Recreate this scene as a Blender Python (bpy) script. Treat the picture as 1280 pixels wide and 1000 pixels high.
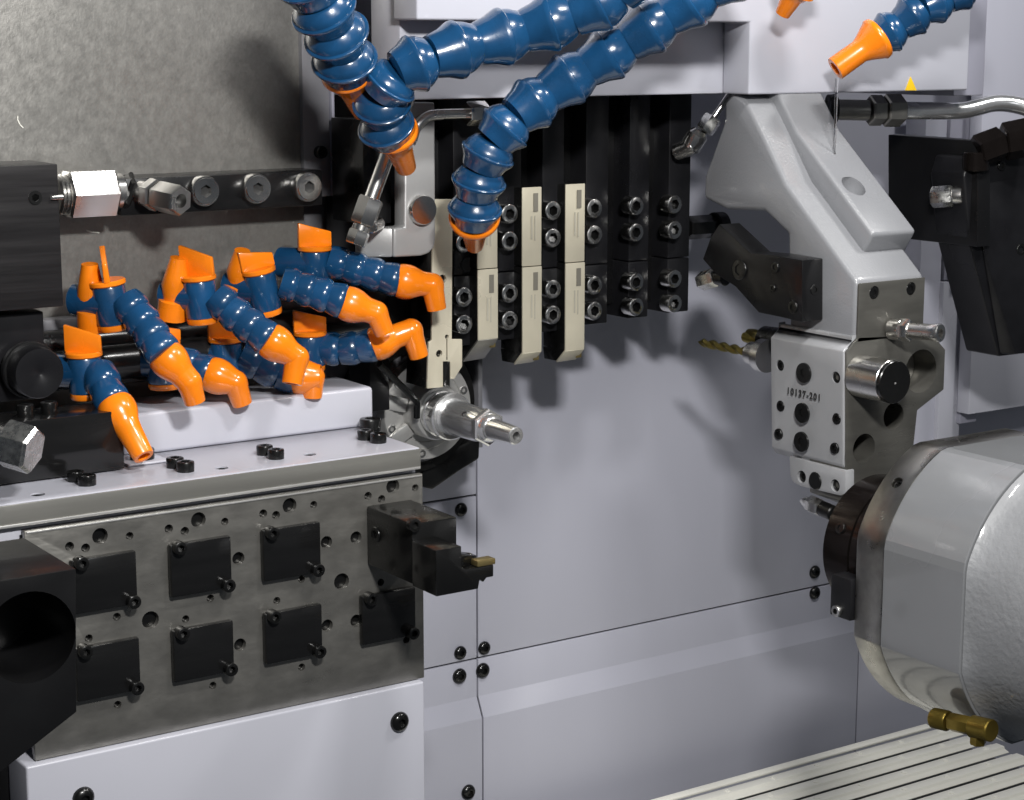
import bpy, bmesh, math, random
from mathutils import Vector, Matrix, Quaternion
random.seed(7)
for o in list(bpy.data.objects): bpy.data.objects.remove(o)
SC = bpy.context.scene
COL = SC.collection
# ------------------------------------------------------------------ camera
F = 2390.0; HZ = 50.0; XN = -1000.0
pit = math.atan((500-HZ)/F); yaw = math.atan((640-XN)/math.hypot(F, 500-HZ))
cf = Vector((math.sin(yaw)*math.cos(pit), math.cos(yaw)*math.cos(pit), -math.sin(pit)))
cr = Vector((math.cos(yaw), -math.sin(yaw), 0)); cu = cr.cross(cf)
CAM = -(cf + cr*((527-640)/F) + cu*((500-592)/F))
cd = bpy.data.cameras.new('camera'); cam = bpy.data.objects.new('camera', cd); COL.objects.link(cam)
cam.matrix_world = Matrix.Translation(CAM) @ Matrix((cr, cu, -cf)).transposed().to_4x4()
cd.sensor_width = 36; cd.lens = F/1280*36; cd.clip_start = .02; cd.clip_end = 50
SC.camera = cam
# ------------------------------------------------------------------ light
w = bpy.data.worlds.new('World'); SC.world = w; w.use_nodes = True
w.node_tree.nodes['Background'].inputs[0].default_value = (.80, .88, 1, 1)
w.node_tree.nodes['Background'].inputs[1].default_value = .06
SC.view_settings.view_transform = 'Standard'; SC.view_settings.look = 'None'
SC.view_settings.exposure = 0.0; SC.view_settings.gamma = 1
def lamp(name, loc, target, sx, sy, power, color=(1, 1, 1)):
    l = bpy.data.lights.new(name, 'AREA'); l.shape = 'RECTANGLE'; l.size = sx; l.size_y = sy
    l.energy = power; l.color = color
    o = bpy.data.objects.new(name, l); COL.objects.link(o)
    d = (Vector(target)-Vector(loc)).normalized()
    o.matrix_world = Matrix.Translation(loc) @ d.to_track_quat('-Z', 'Y').to_matrix().to_4x4()
    return o
lamp('led_lamp', (-.22, -.62, .43), (.15, .1, -.05), .08, .04, 6.8, (1, .985, .96))
lamp('led_lamp', (.11, -.37, .64), (.14, .0, -.10), .12, .05, 2.8, (1, .985, .96))
lamp('led_lamp', (.50, -.32, .60), (.34, -.14, -.2), .12, .05, 2.0, (1, .985, .96))
lamp('fill_lamp', (.1, -2.2, .7), (.1, 0, -.1), .6, .6, 1.5, (.94, .97, 1))  # added fill from the front, not a known lamp
# ------------------------------------------------------------------ pixel of the photo -> point on a plane of the machine
def ray(x, y): return cf + cr*((x-640)/F) + cu*((500-y)/F)
def on(ax, x, y, v):
    d = ray(x, y); return CAM + d*((v-CAM[ax])/d[ax])
def P(x, y, v): return on(1, x, y, v)
def PX(x, y, v): return on(0, x, y, v)
def PZ(x, y, v): return on(2, x, y, v)
def xz(x, y, v): p = P(x, y, v); return (p.x, p.z)
def yz(x, y, v): p = PX(x, y, v); return (p.y, p.z)
AXF = Vector((0, -1, 0))
# ------------------------------------------------------------------ materials
M = {}
def mat(name, col, rough=.4, metal=0., coat=0., nscale=0., ncol=.0, nrough=.0, bump=0., bscale=None, stretch=(1, 1, 1), spec=.5, detail=4, croughness=.05, aniso=0., rnd=0.):
    m = bpy.data.materials.new(name); m.use_nodes = True; nt = m.node_tree; b = nt.nodes['Principled BSDF']
    b.inputs['Base Color'].default_value = (*col, 1); b.inputs['Roughness'].default_value = rough
    b.inputs['Metallic'].default_value = metal; b.inputs['Coat Weight'].default_value = coat
    b.inputs['Coat Roughness'].default_value = croughness; b.inputs['Specular IOR Level'].default_value = spec
    if aniso:
        b.inputs['Anisotropic'].default_value = aniso
        tg = nt.nodes.new('ShaderNodeCombineXYZ'); tg.inputs[2].default_value = 1; nt.links.new(tg.outputs[0], b.inputs['Tangent'])
    if nscale:
        tc = nt.nodes.new('ShaderNodeTexCoord'); mp = nt.nodes.new('ShaderNodeMapping')
        geo = nt.nodes.new('ShaderNodeNewGeometry')
        mp.inputs['Scale'].default_value = stretch
        nt.links.new(geo.outputs['Position'], mp.inputs[0])
        nz = nt.nodes.new('ShaderNodeTexNoise'); nz.inputs['Scale'].default_value = nscale; nz.inputs['Detail'].default_value = detail
        nt.links.new(mp.outputs[0], nz.inputs['Vector'])
        if ncol:
            mr = nt.nodes.new('ShaderNodeMapRange'); mr.inputs[1].default_value = .3; mr.inputs[2].default_value = .7
            mr.inputs[3].default_value = 1-ncol; mr.inputs[4].default_value = 1+ncol
            nt.links.new(nz.outputs[0], mr.inputs[0])
            vm = nt.nodes.new('ShaderNodeVectorMath'); vm.operation = 'SCALE'; vm.inputs[0].default_value = col
            if rnd:
                oi = nt.nodes.new('ShaderNodeObjectInfo'); m2 = nt.nodes.new('ShaderNodeMapRange'); m2.inputs[3].default_value = 1-rnd; m2.inputs[4].default_value = 1+rnd
                nt.links.new(oi.outputs['Random'], m2.inputs[0]); mm = nt.nodes.new('ShaderNodeMath'); mm.operation = 'MULTIPLY'
                nt.links.new(mr.outputs[0], mm.inputs[0]); nt.links.new(m2.outputs[0], mm.inputs[1]); mr = mm
            nt.links.new(mr.outputs[0], vm.inputs['Scale']); nt.links.new(vm.outputs[0], b.inputs['Base Color'])
        if nrough:
            n2 = nt.nodes.new('ShaderNodeTexNoise'); n2.inputs['Scale'].default_value = nscale*.37; n2.inputs['Detail'].default_value = 5
            nt.links.new(mp.outputs[0], n2.inputs['Vector'])
            mr = nt.nodes.new('ShaderNodeMapRange'); mr.inputs[1].default_value = .3; mr.inputs[2].default_value = .7
            mr.inputs[3].default_value = max(.02, rough-nrough); mr.inputs[4].default_value = rough+nrough
            nt.links.new(n2.outputs[0], mr.inputs[0]); nt.links.new(mr.outputs[0], b.inputs['Roughness'])
        if bump:
            bz = nz
            if bscale:
                bz = nt.nodes.new('ShaderNodeTexNoise'); bz.inputs['Scale'].default_value = bscale; bz.inputs['Detail'].default_value = 3
                nt.links.new(mp.outputs[0], bz.inputs['Vector'])
            bp = nt.nodes.new('ShaderNodeBump'); bp.inputs['Strength'].default_value = bump; bp.inputs['Distance'].default_value = .001
            nt.links.new(bz.outputs[0], bp.inputs['Height']); nt.links.new(bp.outputs[0], b.inputs['Normal'])
    M[name] = m; return m
mat('wall_paint', (.44, .445, .515), .33, spec=1., nscale=16, ncol=.03, nrough=.1, bump=.06, bscale=50, stretch=(1, 1, .10), croughness=.3, aniso=.97)
mat('white_paint', (.45, .455, .51), .35, coat=.3, nscale=11, ncol=.03, nrough=.13, bump=.08, bscale=60, croughness=.15)
mat('bore_steel', (.15, .146, .132), .34, .6, nscale=35, ncol=.12, nrough=.1, stretch=(1, 1, 5), bump=.04, bscale=200)
mat('machined_dull', (.27, .265, .245), .38, .6, nscale=40, ncol=.08, nrough=.1, stretch=(.3, 1, 3))
mat('machined_steel', (.58, .575, .56), .34, .65, nscale=60, ncol=.06, nrough=.08)
mat('block_metal', (.38, .385, .40), .36, .2, coat=.2, nscale=40, ncol=.04, nrough=.1, bump=.05, bscale=300)
mat('cast_paint', (.235, .24, .255), .36, coat=.5, nscale=25, ncol=.04, nrough=.12, bump=.16, bscale=800, croughness=.12)
mat('body_paint', (.175, .18, .188), .25, coat=.6, nscale=18, ncol=.03, nrough=.1, bump=.10, bscale=70, croughness=.06)
mat('rough_cast', (.21, .215, .225), .42, coat=.35, nscale=30, ncol=.10, nrough=.12, bump=.45, bscale=330, croughness=.08)
mat('grey_paint', (.17, .17, .185), .42, nscale=9, ncol=.04, nrough=.08)
mat('bracket_grey', (.36, .36, .36), .38, .3, nscale=40, ncol=.06, nrough=.1, bump=.05, bscale=300)
mat('blue_grey_paint', (.30, .30, .36), .4, nscale=9, ncol=.03, nrough=.08)
mat('plate_steel', (.25, .243, .225), .38, .75, nscale=110, ncol=.11, nrough=.12, bump=.12, bscale=200, stretch=(1, 1, 1.8), detail=7)
mat('ground_steel', (.36, .35, .325), .33, 1., nscale=30, ncol=.12, nrough=.1, stretch=(1, 6, 6), bump=.06, bscale=200)
mat('bright_steel', (.68, .67, .65), .25, 1., nscale=60, ncol=.08, nrough=.08)
mat('aluminium', (.92, .92, .92), .22, .9, nscale=120, ncol=.05, nrough=.07)
mat('zinc', (.62, .62, .60), .28, 1., nscale=700, ncol=.12, nrough=.1, bump=.1)
mat('galvanised', (.33, .322, .303), .40, .7, nscale=620, ncol=.07, nrough=.06, bump=.12, bscale=700, stretch=(1, 1, .8), detail=3)
mat('black_oxide', (.0055, .0055, .0055), .24, .0, coat=.1, spec=.45, nscale=50, ncol=.2, nrough=.1)
mat('black_paint', (.006, .006, .0065), .30, coat=.1, spec=.4, nscale=40, ncol=.2, nrough=.1, bump=.05, bscale=200)
mat('anodised', (.009, .009, .0105), .36, .1, spec=.4, nscale=60, ncol=.2, nrough=.12)
mat('brushed_black', (.016, .015, .016), .4, .2, nscale=60, ncol=.3, nrough=.1, stretch=(.4, 1, 9))
mat('cover_black', (.0068, .0068, .0070), .22, .0, coat=.2, nscale=70, ncol=.12, nrough=.10, bump=.18, bscale=45, stretch=(.4, 1, 3.2))
mat('bronze_black', (.03, .024, .022), .16, .8, nscale=60, ncol=.2, nrough=.05)
mat('blue_plastic', (.007, .052, .135), .24, coat=.7, nscale=90, ncol=.16, nrough=.09, bump=.10, bscale=260, rnd=.16, croughness=.08)
mat('orange_plastic', (.86, .215, .006), .27, coat=.45, nscale=80, ncol=.09, nrough=.09, bump=.06, bscale=260, rnd=.07, croughness=.1)
mat('cream_coat', (.56, .52, .41), .36, .25, nscale=60, ncol=.06, nrough=.1)
mat('cream_paint', (.88, .87, .79), .36, coat=.2, nscale=20, ncol=.03, nrough=.1)
mat('print_grey', (.16, .15, .125), .5)
mat('print_pale', (.36, .34, .28), .5)
mat('print_hole_black', (.02, .02, .02), .5)  # for lettering, and for the shade painted into holes
mat('gold_insert', (.36, .28, .12), .3, .8, nscale=90, ncol=.1)
mat('drill_brass', (.22, .18, .05), .3, .85, nscale=90, ncol=.15)
mat('brass', (.30, .215, .045), .3, .9, nscale=90, ncol=.2)
mat('yellow', (.85, .55, .02), .4)
m = bpy.data.materials.new('coolant'); m.use_nodes = True; b = m.node_tree.nodes['Principled BSDF']
b.inputs['Transmission Weight'].default_value = 1; b.inputs['Roughness'].default_value = .02; b.inputs['IOR'].default_value = 1.34; M['coolant'] = m
m = bpy.data.materials.new('coolant_film'); m.use_nodes = True; nt = m.node_tree; nt.nodes.clear()
o_ = nt.nodes.new('ShaderNodeOutputMaterial'); mx = nt.nodes.new('ShaderNodeMixShader'); tr = nt.nodes.new('ShaderNodeBsdfTransparent'); gl = nt.nodes.new('ShaderNodeBsdfGlossy'); fr = nt.nodes.new('ShaderNodeFresnel')
gl.inputs['Roughness'].default_value = .04; fr.inputs[0].default_value = 1.4; tr.inputs[0].default_value = (.93, .93, .92, 1)
nt.links.new(fr.outputs[0], mx.inputs[0]); nt.links.new(tr.outputs[0], mx.inputs[1]); nt.links.new(gl.outputs[0], mx.inputs[2]); nt.links.new(mx.outputs[0], o_.inputs[0]); M['coolant_film'] = m
# ------------------------------------------------------------------ mesh helpers
class MB:
    def __init__(s): s.bm = bmesh.new()
    def _bev(s, faces, bev, seg=2):
        if bev <= 0: return
        es = set(e for f in faces for e in f.edges)
        es = [e for e in es if len(e.link_faces) == 2 and e.calc_face_angle(0) > .35]
        bmesh.ops.bevel(s.bm, geom=es, offset=bev, segments=seg, affect='EDGES', profile=.5, clamp_overlap=True)
    def box(s, a, b, bev=.0006, seg=2):
        x0, x1 = sorted((a[0], b[0])); y0, y1 = sorted((a[1], b[1])); z0, z1 = sorted((a[2], b[2]))
        return s.prism([(x0, z0), (x1, z0), (x1, z1), (x0, z1)], 'y', y0, y1, bev, seg)
    def prism(s, poly, ax, lo, hi, bev=.0006, seg=2, shear=None):
        def mk(p, v):
            if ax == 'y': return (p[0], v, p[1])
            if ax == 'x': return (v, p[0], p[1])
            return (p[0], p[1], v)
        A = [s.bm.verts.new(mk(p, lo)) for p in poly]; B = [s.bm.verts.new(mk(p, hi)) for p in poly]
        n = len(poly); fs = [s.bm.faces.new(A), s.bm.faces.new(B[::-1])]
        for i in range(n): fs.append(s.bm.faces.new((A[i], B[i], B[(i+1) % n], A[(i+1) % n])))
        bmesh.ops.recalc_face_normals(s.bm, faces=fs)
        s._bev(fs, bev, seg); return s
    def hull(s, pts, bev=.0006, seg=2):
        vs = [s.bm.verts.new(p) for p in pts]
        r = bmesh.ops.convex_hull(s.bm, input=vs)
        fs = [g for g in r['geom'] if isinstance(g, bmesh.types.BMFace)]
        bmesh.ops.dissolve_limit(s.bm, angle_limit=.02, verts=vs, edges=list(set(e for f in fs if f.is_valid for e in f.edges)))
        fs = list(set(f for v in vs if v.is_valid for f in v.link_faces))
        s._bev(fs, bev, seg); return s
    def lathe(s, prof, org, d, n=28, closed=False, roll=0.):
        d = Vector(d).normalized(); q = d.to_track_quat('Z', 'Y') @ Quaternion((0, 0, 1), roll); org = Vector(org)
        rings = []
        for h, r in prof:
            hexed = isinstance(r, str)
            rr = float(r[1:]) if hexed else r
            ring = []
            for i in range(n):
                t = 2*math.pi*i/n
                k = rr
                if hexed: k = rr*math.cos(math.pi/6)/math.cos(((t+math.pi/6) % (math.pi/3))-math.pi/6)
                ring.append(s.bm.verts.new(org + q @ Vector((k*math.cos(t), k*math.sin(t), h))))
            rings.append(ring)
        fs = []
        for a, b in zip(rings, rings[1:]):
            for i in range(n): fs.append(s.bm.faces.new((a[i], a[(i+1) % n], b[(i+1) % n], b[i])))
        if closed:
            a, b = rings[-1], rings[0]
            for i in range(n): fs.append(s.bm.faces.new((a[i], a[(i+1) % n], b[(i+1) % n], b[i])))
        else:
            fs.append(s.bm.faces.new(rings[0][::-1])); fs.append(s.bm.faces.new(rings[-1]))
        return s
    def cyl(s, a, b, r, n=24, ch=.0006):
        a = Vector(a); b = Vector(b); L = (b-a).length
        return s.lathe([(0, r-ch), (ch, r), (L-ch, r), (L, r-ch)], a, b-a, n)
    def hexn(s, a, b, r, ch=.001):
        a = Vector(a); b = Vector(b); L = (b-a).length
        return s.lathe([(0, 'h%f' % (r*.9)), (ch, 'h%f' % r), (L-ch, 'h%f' % r), (L, 'h%f' % (r*.9))], a, b-a, 24)
    def tube(s, pts, rads, n=14, hollow=0.):
        pts = [Vector(p) for p in pts]
        if not isinstance(rads, (list, tuple)): rads = [rads]*len(pts)
        T = []
        for i in range(len(pts)):
            T.append((pts[min(i+1, len(pts)-1)]-pts[max(i-1, 0)]).normalized())
        up = Vector((0, 0, 1)) if abs(T[0].z) < .9 else Vector((1, 0, 0))
        nrm = (up - T[0]*up.dot(T[0])).normalized(); rings = []
        for p, t, r in zip(pts, T, rads):
            nrm = (nrm - t*nrm.dot(t)).normalized(); bn = t.cross(nrm)
            rings.append([s.bm.verts.new(p + (nrm*math.cos(2*math.pi*i/n)+bn*math.sin(2*math.pi*i/n))*r) for i in range(n)])
        for a, b in zip(rings, rings[1:]):
            for i in range(n): s.bm.faces.new((a[i], a[(i+1) % n], b[(i+1) % n], b[i]))
        s.bm.faces.new(rings[0][::-1])
        if hollow:
            for k, dz in ((hollow, 0), (hollow*.95, -3*rads[-1]*.6)):
                R = [s.bm.verts.new(pts[-1] + T[-1]*dz + (v.co-pts[-1])*k) for v in rings[-1]] if dz == 0 else [s.bm.verts.new(v.co + T[-1]*dz) for v in last]
                src = rings[-1] if dz == 0 else last
                for i in range(n): s.bm.faces.new((src[i], src[(i+1) % n], R[(i+1) % n], R[i]))
                last = R
            s.bm.faces.new(last)
        else: s.bm.faces.new(rings[-1])
        return s
    def mesh(s, name, m, smooth=35):
        bmesh.ops.recalc_face_normals(s.bm, faces=s.bm.faces)
        me = bpy.data.meshes.new(name); s.bm.to_mesh(me); s.bm.free()
        me.materials.append(M[m])
        me.shade_smooth(); me.set_sharp_from_angle(angle=math.radians(smooth))
        return me
    def build(s, name, m, parent=None, smooth=35, cut=None):
        me = s.mesh(name, m, smooth)
        if cut: me = carve(me, cut)
        return put(name, me, parent)
BASE = {}
def put(name, me, parent=None):
    lo = Vector([min(v.co[i] for v in me.vertices) for i in range(3)]); hi = Vector([max(v.co[i] for v in me.vertices) for i in range(3)])
    c = (lo+hi)/2
    me.transform(Matrix.Translation(-c))
    o = bpy.data.objects.new(name, me); COL.objects.link(o); o.location = c; BASE[o.name] = c
    hang(o, parent); return o
def hang(o, parent):
    if parent is not None:
        o.parent = parent; o.matrix_parent_inverse = Matrix.Translation(-BASE[parent.name])
def carve(me, cutter):
    bmesh.ops.recalc_face_normals(cutter.bm, faces=cutter.bm.faces)
    cm = bpy.data.meshes.new('cutter'); cutter.bm.to_mesh(cm); cutter.bm.free()
    cm.materials.append(me.materials[0])
    a = bpy.data.objects.new('a', me); b = bpy.data.objects.new('b', cm); COL.objects.link(a); COL.objects.link(b)
    md = a.modifiers.new('cut', 'BOOLEAN'); md.operation = 'DIFFERENCE'; md.object = b; md.solver = 'EXACT'; md.use_self = True
    dg = bpy.context.evaluated_depsgraph_get(); ev = a.evaluated_get(dg)
    nm = bpy.data.meshes.new_from_object(ev); nm.name = me.name
    bpy.data.objects.remove(a); bpy.data.objects.remove(b)
    nm.shade_smooth(); nm.set_sharp_from_angle(angle=math.radians(35))
    return nm
def tag(o, label, cat, group=None, kind=None):
    if label: o['label'] = label
    if cat: o['category'] = cat
    if group: o['group'] = group
    if kind: o['kind'] = kind
    return o
def thing(name, label, cat, loc, group=None):
    o = bpy.data.objects.new(name, None); COL.objects.link(o); o.location = loc; BASE[o.name] = Vector(loc)
    o.empty_display_size = .01
    return tag(o, label, cat, group)
def inst(name, me, parent, org, d, s, roll=0.):
    o = bpy.data.objects.new(name, me); COL.objects.link(o)
    if not isinstance(s, (list, tuple)): s = (s, s, s)
    q = Vector(d).normalized().to_track_quat('Z', 'Y')
    m4 = Matrix.Translation(org) @ q.to_matrix().to_4x4() @ Matrix.Rotation(roll, 4, 'Z') @ Matrix.Diagonal((*s, 1))
    if parent is not None:
        o.parent = parent; o.matrix_parent_inverse = Matrix.Translation(-BASE[parent.name])
    o.matrix_basis = m4
    return o
def smooth_path(pts, n):
    pts = [Vector(p) for p in pts]; out = []
    ext = [pts[0]*2-pts[1]] + pts + [pts[-1]*2-pts[-2]]
    for i in range(1, len(ext)-2):
        p0, p1, p2, p3 = ext[i-1:i+3]
        for k in range(n):
            t = k/n
            out.append(.5*((2*p1)+(p2-p0)*t+(2*p0-5*p1+4*p2-p3)*t*t+(3*p1-p0-3*p2+p3)*t**3))
    out.append(pts[-1]); return out
# screw meshes: unit radius, head height 1 along +Z
def sockets(me, m='black_oxide', lim=.60):
    me.materials.append(M[m])
    for p in me.polygons:
        if all(math.hypot(me.vertices[i].co.x, me.vertices[i].co.y) < lim for i in p.vertices): p.material_index = 1
    return me
def socket_mesh(name, m, h=1.0):
    return sockets(MB().lathe([(0, .98), (h*.86, 1.), (h*.97, .95), (h, .86), (h, 'h0.56'), (h*.45, 'h0.55')], (0, 0, 0), (0, 0, 1), 24).mesh(name, m, 40))
def button_mesh(name, m):
    return MB().lathe([(0, 1), (.10, 1), (.28, .93), (.45, .78), (.56, .58), (.58, 'h0.42'), (.25, 'h0.41')], (0, 0, 0), (0, 0, 1), 24).mesh(name, m, 40)
SK_BLACK = socket_mesh('socket_screw', 'black_oxide'); SK_STEEL = socket_mesh('socket_screw', 'bright_steel')
BT_BLACK = button_mesh('button_screw', 'black_oxide')
# =================================================================== back wall
W = .17
xs, zs = xz(597, 823, W)
z_up = P(594, 619, W).z; xr = P(1064, 880, W).x
wall = thing('wall', None, None, (xs, W, zs)); wall['kind'] = 'structure'
G = .0006
def wpanel(poly_x0, poly_x1, z0, z1):
    return MB().box((poly_x0+G, W, z0+G), (poly_x1-G, W+.003, z1-G), .0005).build('wall_panel', 'wall_paint', wall)
wp_l = wpanel(-.2, xs, zs, z_up); wp_ul = wpanel(-.35, xs, z_up, .40); wp_r = wpanel(xs, 1.3, zs, .40)
zb = zs-.026; dy = .0062
def lpanel(x0, x1):
    prof = [(W, zs-G), (W, zb), (W-dy, zb-.013), (W-dy, -.45), (W-dy+.003, -.45), (W-dy+.003, zb-.012), (W+.003, zb+.001), (W+.003, zs-G)]
    return MB().prism(prof, 'x', x0+G, x1-G, .0004).build('wall_panel', 'wall_paint', wall)
lp_l = lpanel(-.35, xs); lp_m = lpanel(xs, xr); lp_r = lpanel(xr, 1.3)
MB().box((-.4, W+.005, -.5), (1.35, W+.02, .45), 0).build('backing', 'black_paint', wall)
for px, py, pa, r in ((576, 637, wp_l, 4.6), (575, 816, wp_l, 4.6), (605, 810, wp_r, 4.6), (574, 845, lp_l, 5.2), (603, 838, lp_m, 5.2), (1018, 715, wp_r, 5), (1018, 741, lp_m, 5)):
    inst('screw', BT_BLACK, wall, P(px, py, W), AXF, r*.001)
inst('screw', BT_BLACK, wall, P(585, 990, W-dy), AXF, .0052)
# dark column between the steel sheet and the spindle
c0 = P(500, 60, .16)
col = MB().box((P(408, 60, .155).x-.02, .155, -.12), (P(497, 60, .155).x, .168, .40), .001).build('wall_column', 'grey_paint'); tag(col, None, None, kind='structure')
# =================================================================== upper housing
UH = .010; UR = UH+.024
zb_ = P(850, 120, UH).z
uh = thing('machine_housing', 'white painted machine housing across the top with a recessed rectangular pocket and rounded edges', 'housing', (P(860, 120, UH).x, UH, zb_))
xl = P(500, 100, UR).x; x1 = P(1212, 60, UH).x; xpl = P(937, 70, UH).x; zt = P(700, 26, UH).z
MB().box((xl, UR, zb_), (xpl+.01, UR+.03, .34), .0012).build('recess_panel', 'white_paint', uh)
MB().prism([(P(521, 10, UH).x, .34), (P(521, 10, UH).x, zt), (xpl, zt), (xpl, zb_), (x1, zb_), (x1, .34)], 'y', UH, UR-.0005, .0012, 3).build('front_panel', 'white_paint', uh)
MB().box((xpl+.012, UR, zb_+.001), (x1-.001, UR+.008, .34), .001).build('housing_body', 'white_paint', uh)
tri = [xz(1132, 113, UH-.0006), (P(1145, 113, UH).x, P(1145, 113, UH).z), xz(1138.5, 96, UH-.0006)]
MB().prism(tri, 'y', UH-.0006, UH-.0001, 0).build('warning_sticker', 'yellow', uh)
# dark gap edge on the housing's right side
gx = P(1218, 60, UH+.01)
tag(MB().box((x1+.0005, UH+.012, zb_-.004), (P(1232, 60, UH+.012).x, .15, .34), .001).build('door_seal', 'blue_grey_paint'), 'dark grey vertical seal strip beside the right end of the white machine housing', 'seal')
# =================================================================== galvanised sheet, top left
SH = .125
s = thing('steel_sheet', 'large mottled galvanised steel sheet behind the black manifold at upper left', 'sheet', (P(200, 200, SH).x, SH, 0))
MB().box((-.5, SH, -.02), (P(379, 200, SH).x, SH+.003, .40), .0008).build('sheet_panel', 'galvanised', s)
xa, xb = P(380, 200, SH-.004).x, P(413, 200, SH-.004).x
t = thing('edge_strip', 'dark grey vertical edge strip with black screw right of the mottled steel sheet', 'strip', ((xa+xb)/2, SH, .1))
zlo = P(400, 246, SH-.004).z
MB().box((xa, SH-.004, zlo), (xb, SH+.006, .40), .0006).build('strip', 'grey_paint', t)
MB().box((xb+.0003, SH-.006, zlo), (xb+.0022, SH+.006, .40), .0004).build('edge_highlight', 'blue_grey_paint', t)  # paler strip paints the lit edge of the dark strip
inst('screw', SK_BLACK, t, P(399, 190, SH-.004), AXF, .0036)
# =================================================================== manifold bar with fittings
MY = .098
ml = P(150, 230, MY).x; mr_ = P(403, 230, MY).x
zt_ = P(300, 217, MY).z; zb2 = P(300, 262, MY).z
t = thing('coolant_manifold', 'black coolant manifold bar with round steel plugs running across the mottled sheet', 'manifold', ((ml+mr_)/2, MY, zb2))
MB().box((ml, MY, zb2), (mr_, SH-.0005, zt_), .0008).build('bar', 'black_paint', t)
for px, py in ((258, 239), (323, 236), (387, 234)):
    q = P(px, py, MY-.007)
    MB().lathe([(0, .0079), (.0065, .0081), (.0072, .0077), (.0072, .0072), (.0078, .0068), (.0078, 'h0.0034'), (.003, 'h0.0033')], q-AXF*.0078, AXF, 24).build('plug', 'bright_steel', t)
    MB().lathe([(0, 'h0.0033'), (.0010, 'h0.0033')], q-AXF*.0040, AXF, 24).build('socket', 'print_hole_black', t)  # black disc paints the shade inside the plug's socket
q = P(176, 240, MY); d = Vector((.30, -1, -.10)).normalized()
MB().cyl(q, q+d*.010, .0062, 24).build('collar', 'bright_steel', t)
MB().hexn(q+d*.006, q+d*.013, .0084).build('hex_nut', 'bright_steel', t)
MB().lathe([(0, 'h0.0074'), (.001, 'h0.0080'), (.016, 'h0.0080'), (.0175, 'h0.0072'), (.0175, .0036), (.009, .0034)], q+d*.014, d, 24).build('hex_plug', 'bright_steel', t)
MB().cyl(q+d*.0235, q+d*.0255, .00345, 20, .0001).build('socket', 'print_hole_black', t)  # black disc paints the shade at the bottom of the hole
# big hex coupling between the block and the bar (axis X)
t = thing('hex_coupling', 'large shiny zinc hex coupling between the black block and the manifold bar', 'coupling', P(110, 240, MY+.004))
qa = P(78, 243, MY+.006); qb = P(150, 243, MY+.006); L = (qb-qa).length; ex = Vector((1, 0, 0))
MB().lathe([(0, .0095), (.001, .0105), (.002, .0095), (.003, .0105), (.004, .0095), (.005, .0105), (.006, .0095), (.0065, .0095)], qa-ex*.004, ex, 24).build('thread', 'bright_steel', t)
MB().lathe([(0, 'h0.0118'), (.001, 'h0.0134'), (.0245, 'h0.0134'), (.0255, 'h0.0122')], qa+ex*.0015, ex, 24, roll=math.pi/6).build('hex_nut', 'bright_steel', t)
MB().cyl(qa+ex*.027, qa+ex*.032, .0098).build('collar', 'bright_steel', t)
MB().hexn(qa+ex*.032, qb+ex*.004, .0115).build('adapter', 'black_oxide', t)
# =================================================================== black blocks at the left edge
BY = .075
t = thing('valve_block', 'brushed black valve block at the left edge beside the hex coupling', 'block', P(30, 383, BY))
zt_ = P(40, 206, BY).z; zl = P(40, 386, BY).z; xr_ = P(76, 300, BY).x
MB().box((-.36, BY, zl), (xr_, .112, zt_), .0006).build('body', 'brushed_black', t)
q = P(44, 247, BY)
MB().lathe([(0, .0035), (.0008, .0034), (.0008, 'h0.002'), (.0002, 'h0.002')], q-AXF*.0002, AXF, 20).build('screw', 'black_oxide', t)
t2 = tag(MB().cyl(P(64, 247, BY-.001), P(64, 247, BY-.001)+Vector((.006, 0, 0)), .0013, 12, .0002).build('bleed_pin', 'bright_steel'), 'tiny bright steel pin on the right side of the black valve block', 'pin')
BZ = .085
t = tag(MB().box((-.36, BZ, P(30, 500, BZ).z), (P(57, 450, BZ).x, .115, P(30, 391, BZ).z), .0008).build('lower_block', 'anodised'), 'dark grey block under the black valve block at the left edge', 'block')
t = thing('end_knob', 'round black knob facing forward under the dark grey block at the left', 'knob', P(46, 470, .07))
q = P(50, 467, .066)
MB().lathe([(0, .0128), (.010, .0128), (.0115, .0122), (.0118, .0015), (.0115, .001)], q-AXF*.0118, AXF, 32).build('knob_disc', 'anodised', t)
MB().cyl(q-AXF*.016, q-AXF*.0119, .0145).build('flange', 'black_paint', t)
# =================================================================== slide base: ledge and white block
LZ = .013; SB = .0035
t = base = thing('slide_base', 'white painted slide base with bright ledge and screws behind the drilled steel plate', 'base', (-.1, .03, -.1))
xe = P(526, 575, SB).x
MB().box((-.36, SB+.004, -.10), (xe-.0006, .12, LZ-.0105), .001).build('body', 'white_paint', t)
ledge_cut = MB()
for px, py, r in ((47, 618, .0035), (277, 585, .0034), (387, 568, .0034)):
    q = PZ(px, py, LZ); ledge_cut.cyl(q+Vector((0, 0, .002)), q-Vector((0, 0, .008)), r, 20, 0.00001)
MB().box((-.36, SB+.0012, LZ-.010), (xe, .12, LZ), .0006).build('ledge', 'white_paint', t, cut=ledge_cut)
MB().box((-.36, SB-.0006, LZ-.0112), (xe-.0004, SB-.0001, LZ-.0098), .0002).build('edge_highlight', 'machined_steel', t)  # thin pale strip paints the highlight along the ledge front
MB().box((-.36, SB, LZ-.0112), (xe, SB+.001, LZ-.0006), .0003).build('front_strip', 'machined_dull', t)
WY = .067
zt_ = P(320, 500, WY).z; xw = P(467, 500, WY).x
MB().box((-.26, WY, LZ+.0003), (xw, .112, zt_), .0022, 3).build('white_block', 'white_paint', t)
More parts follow.
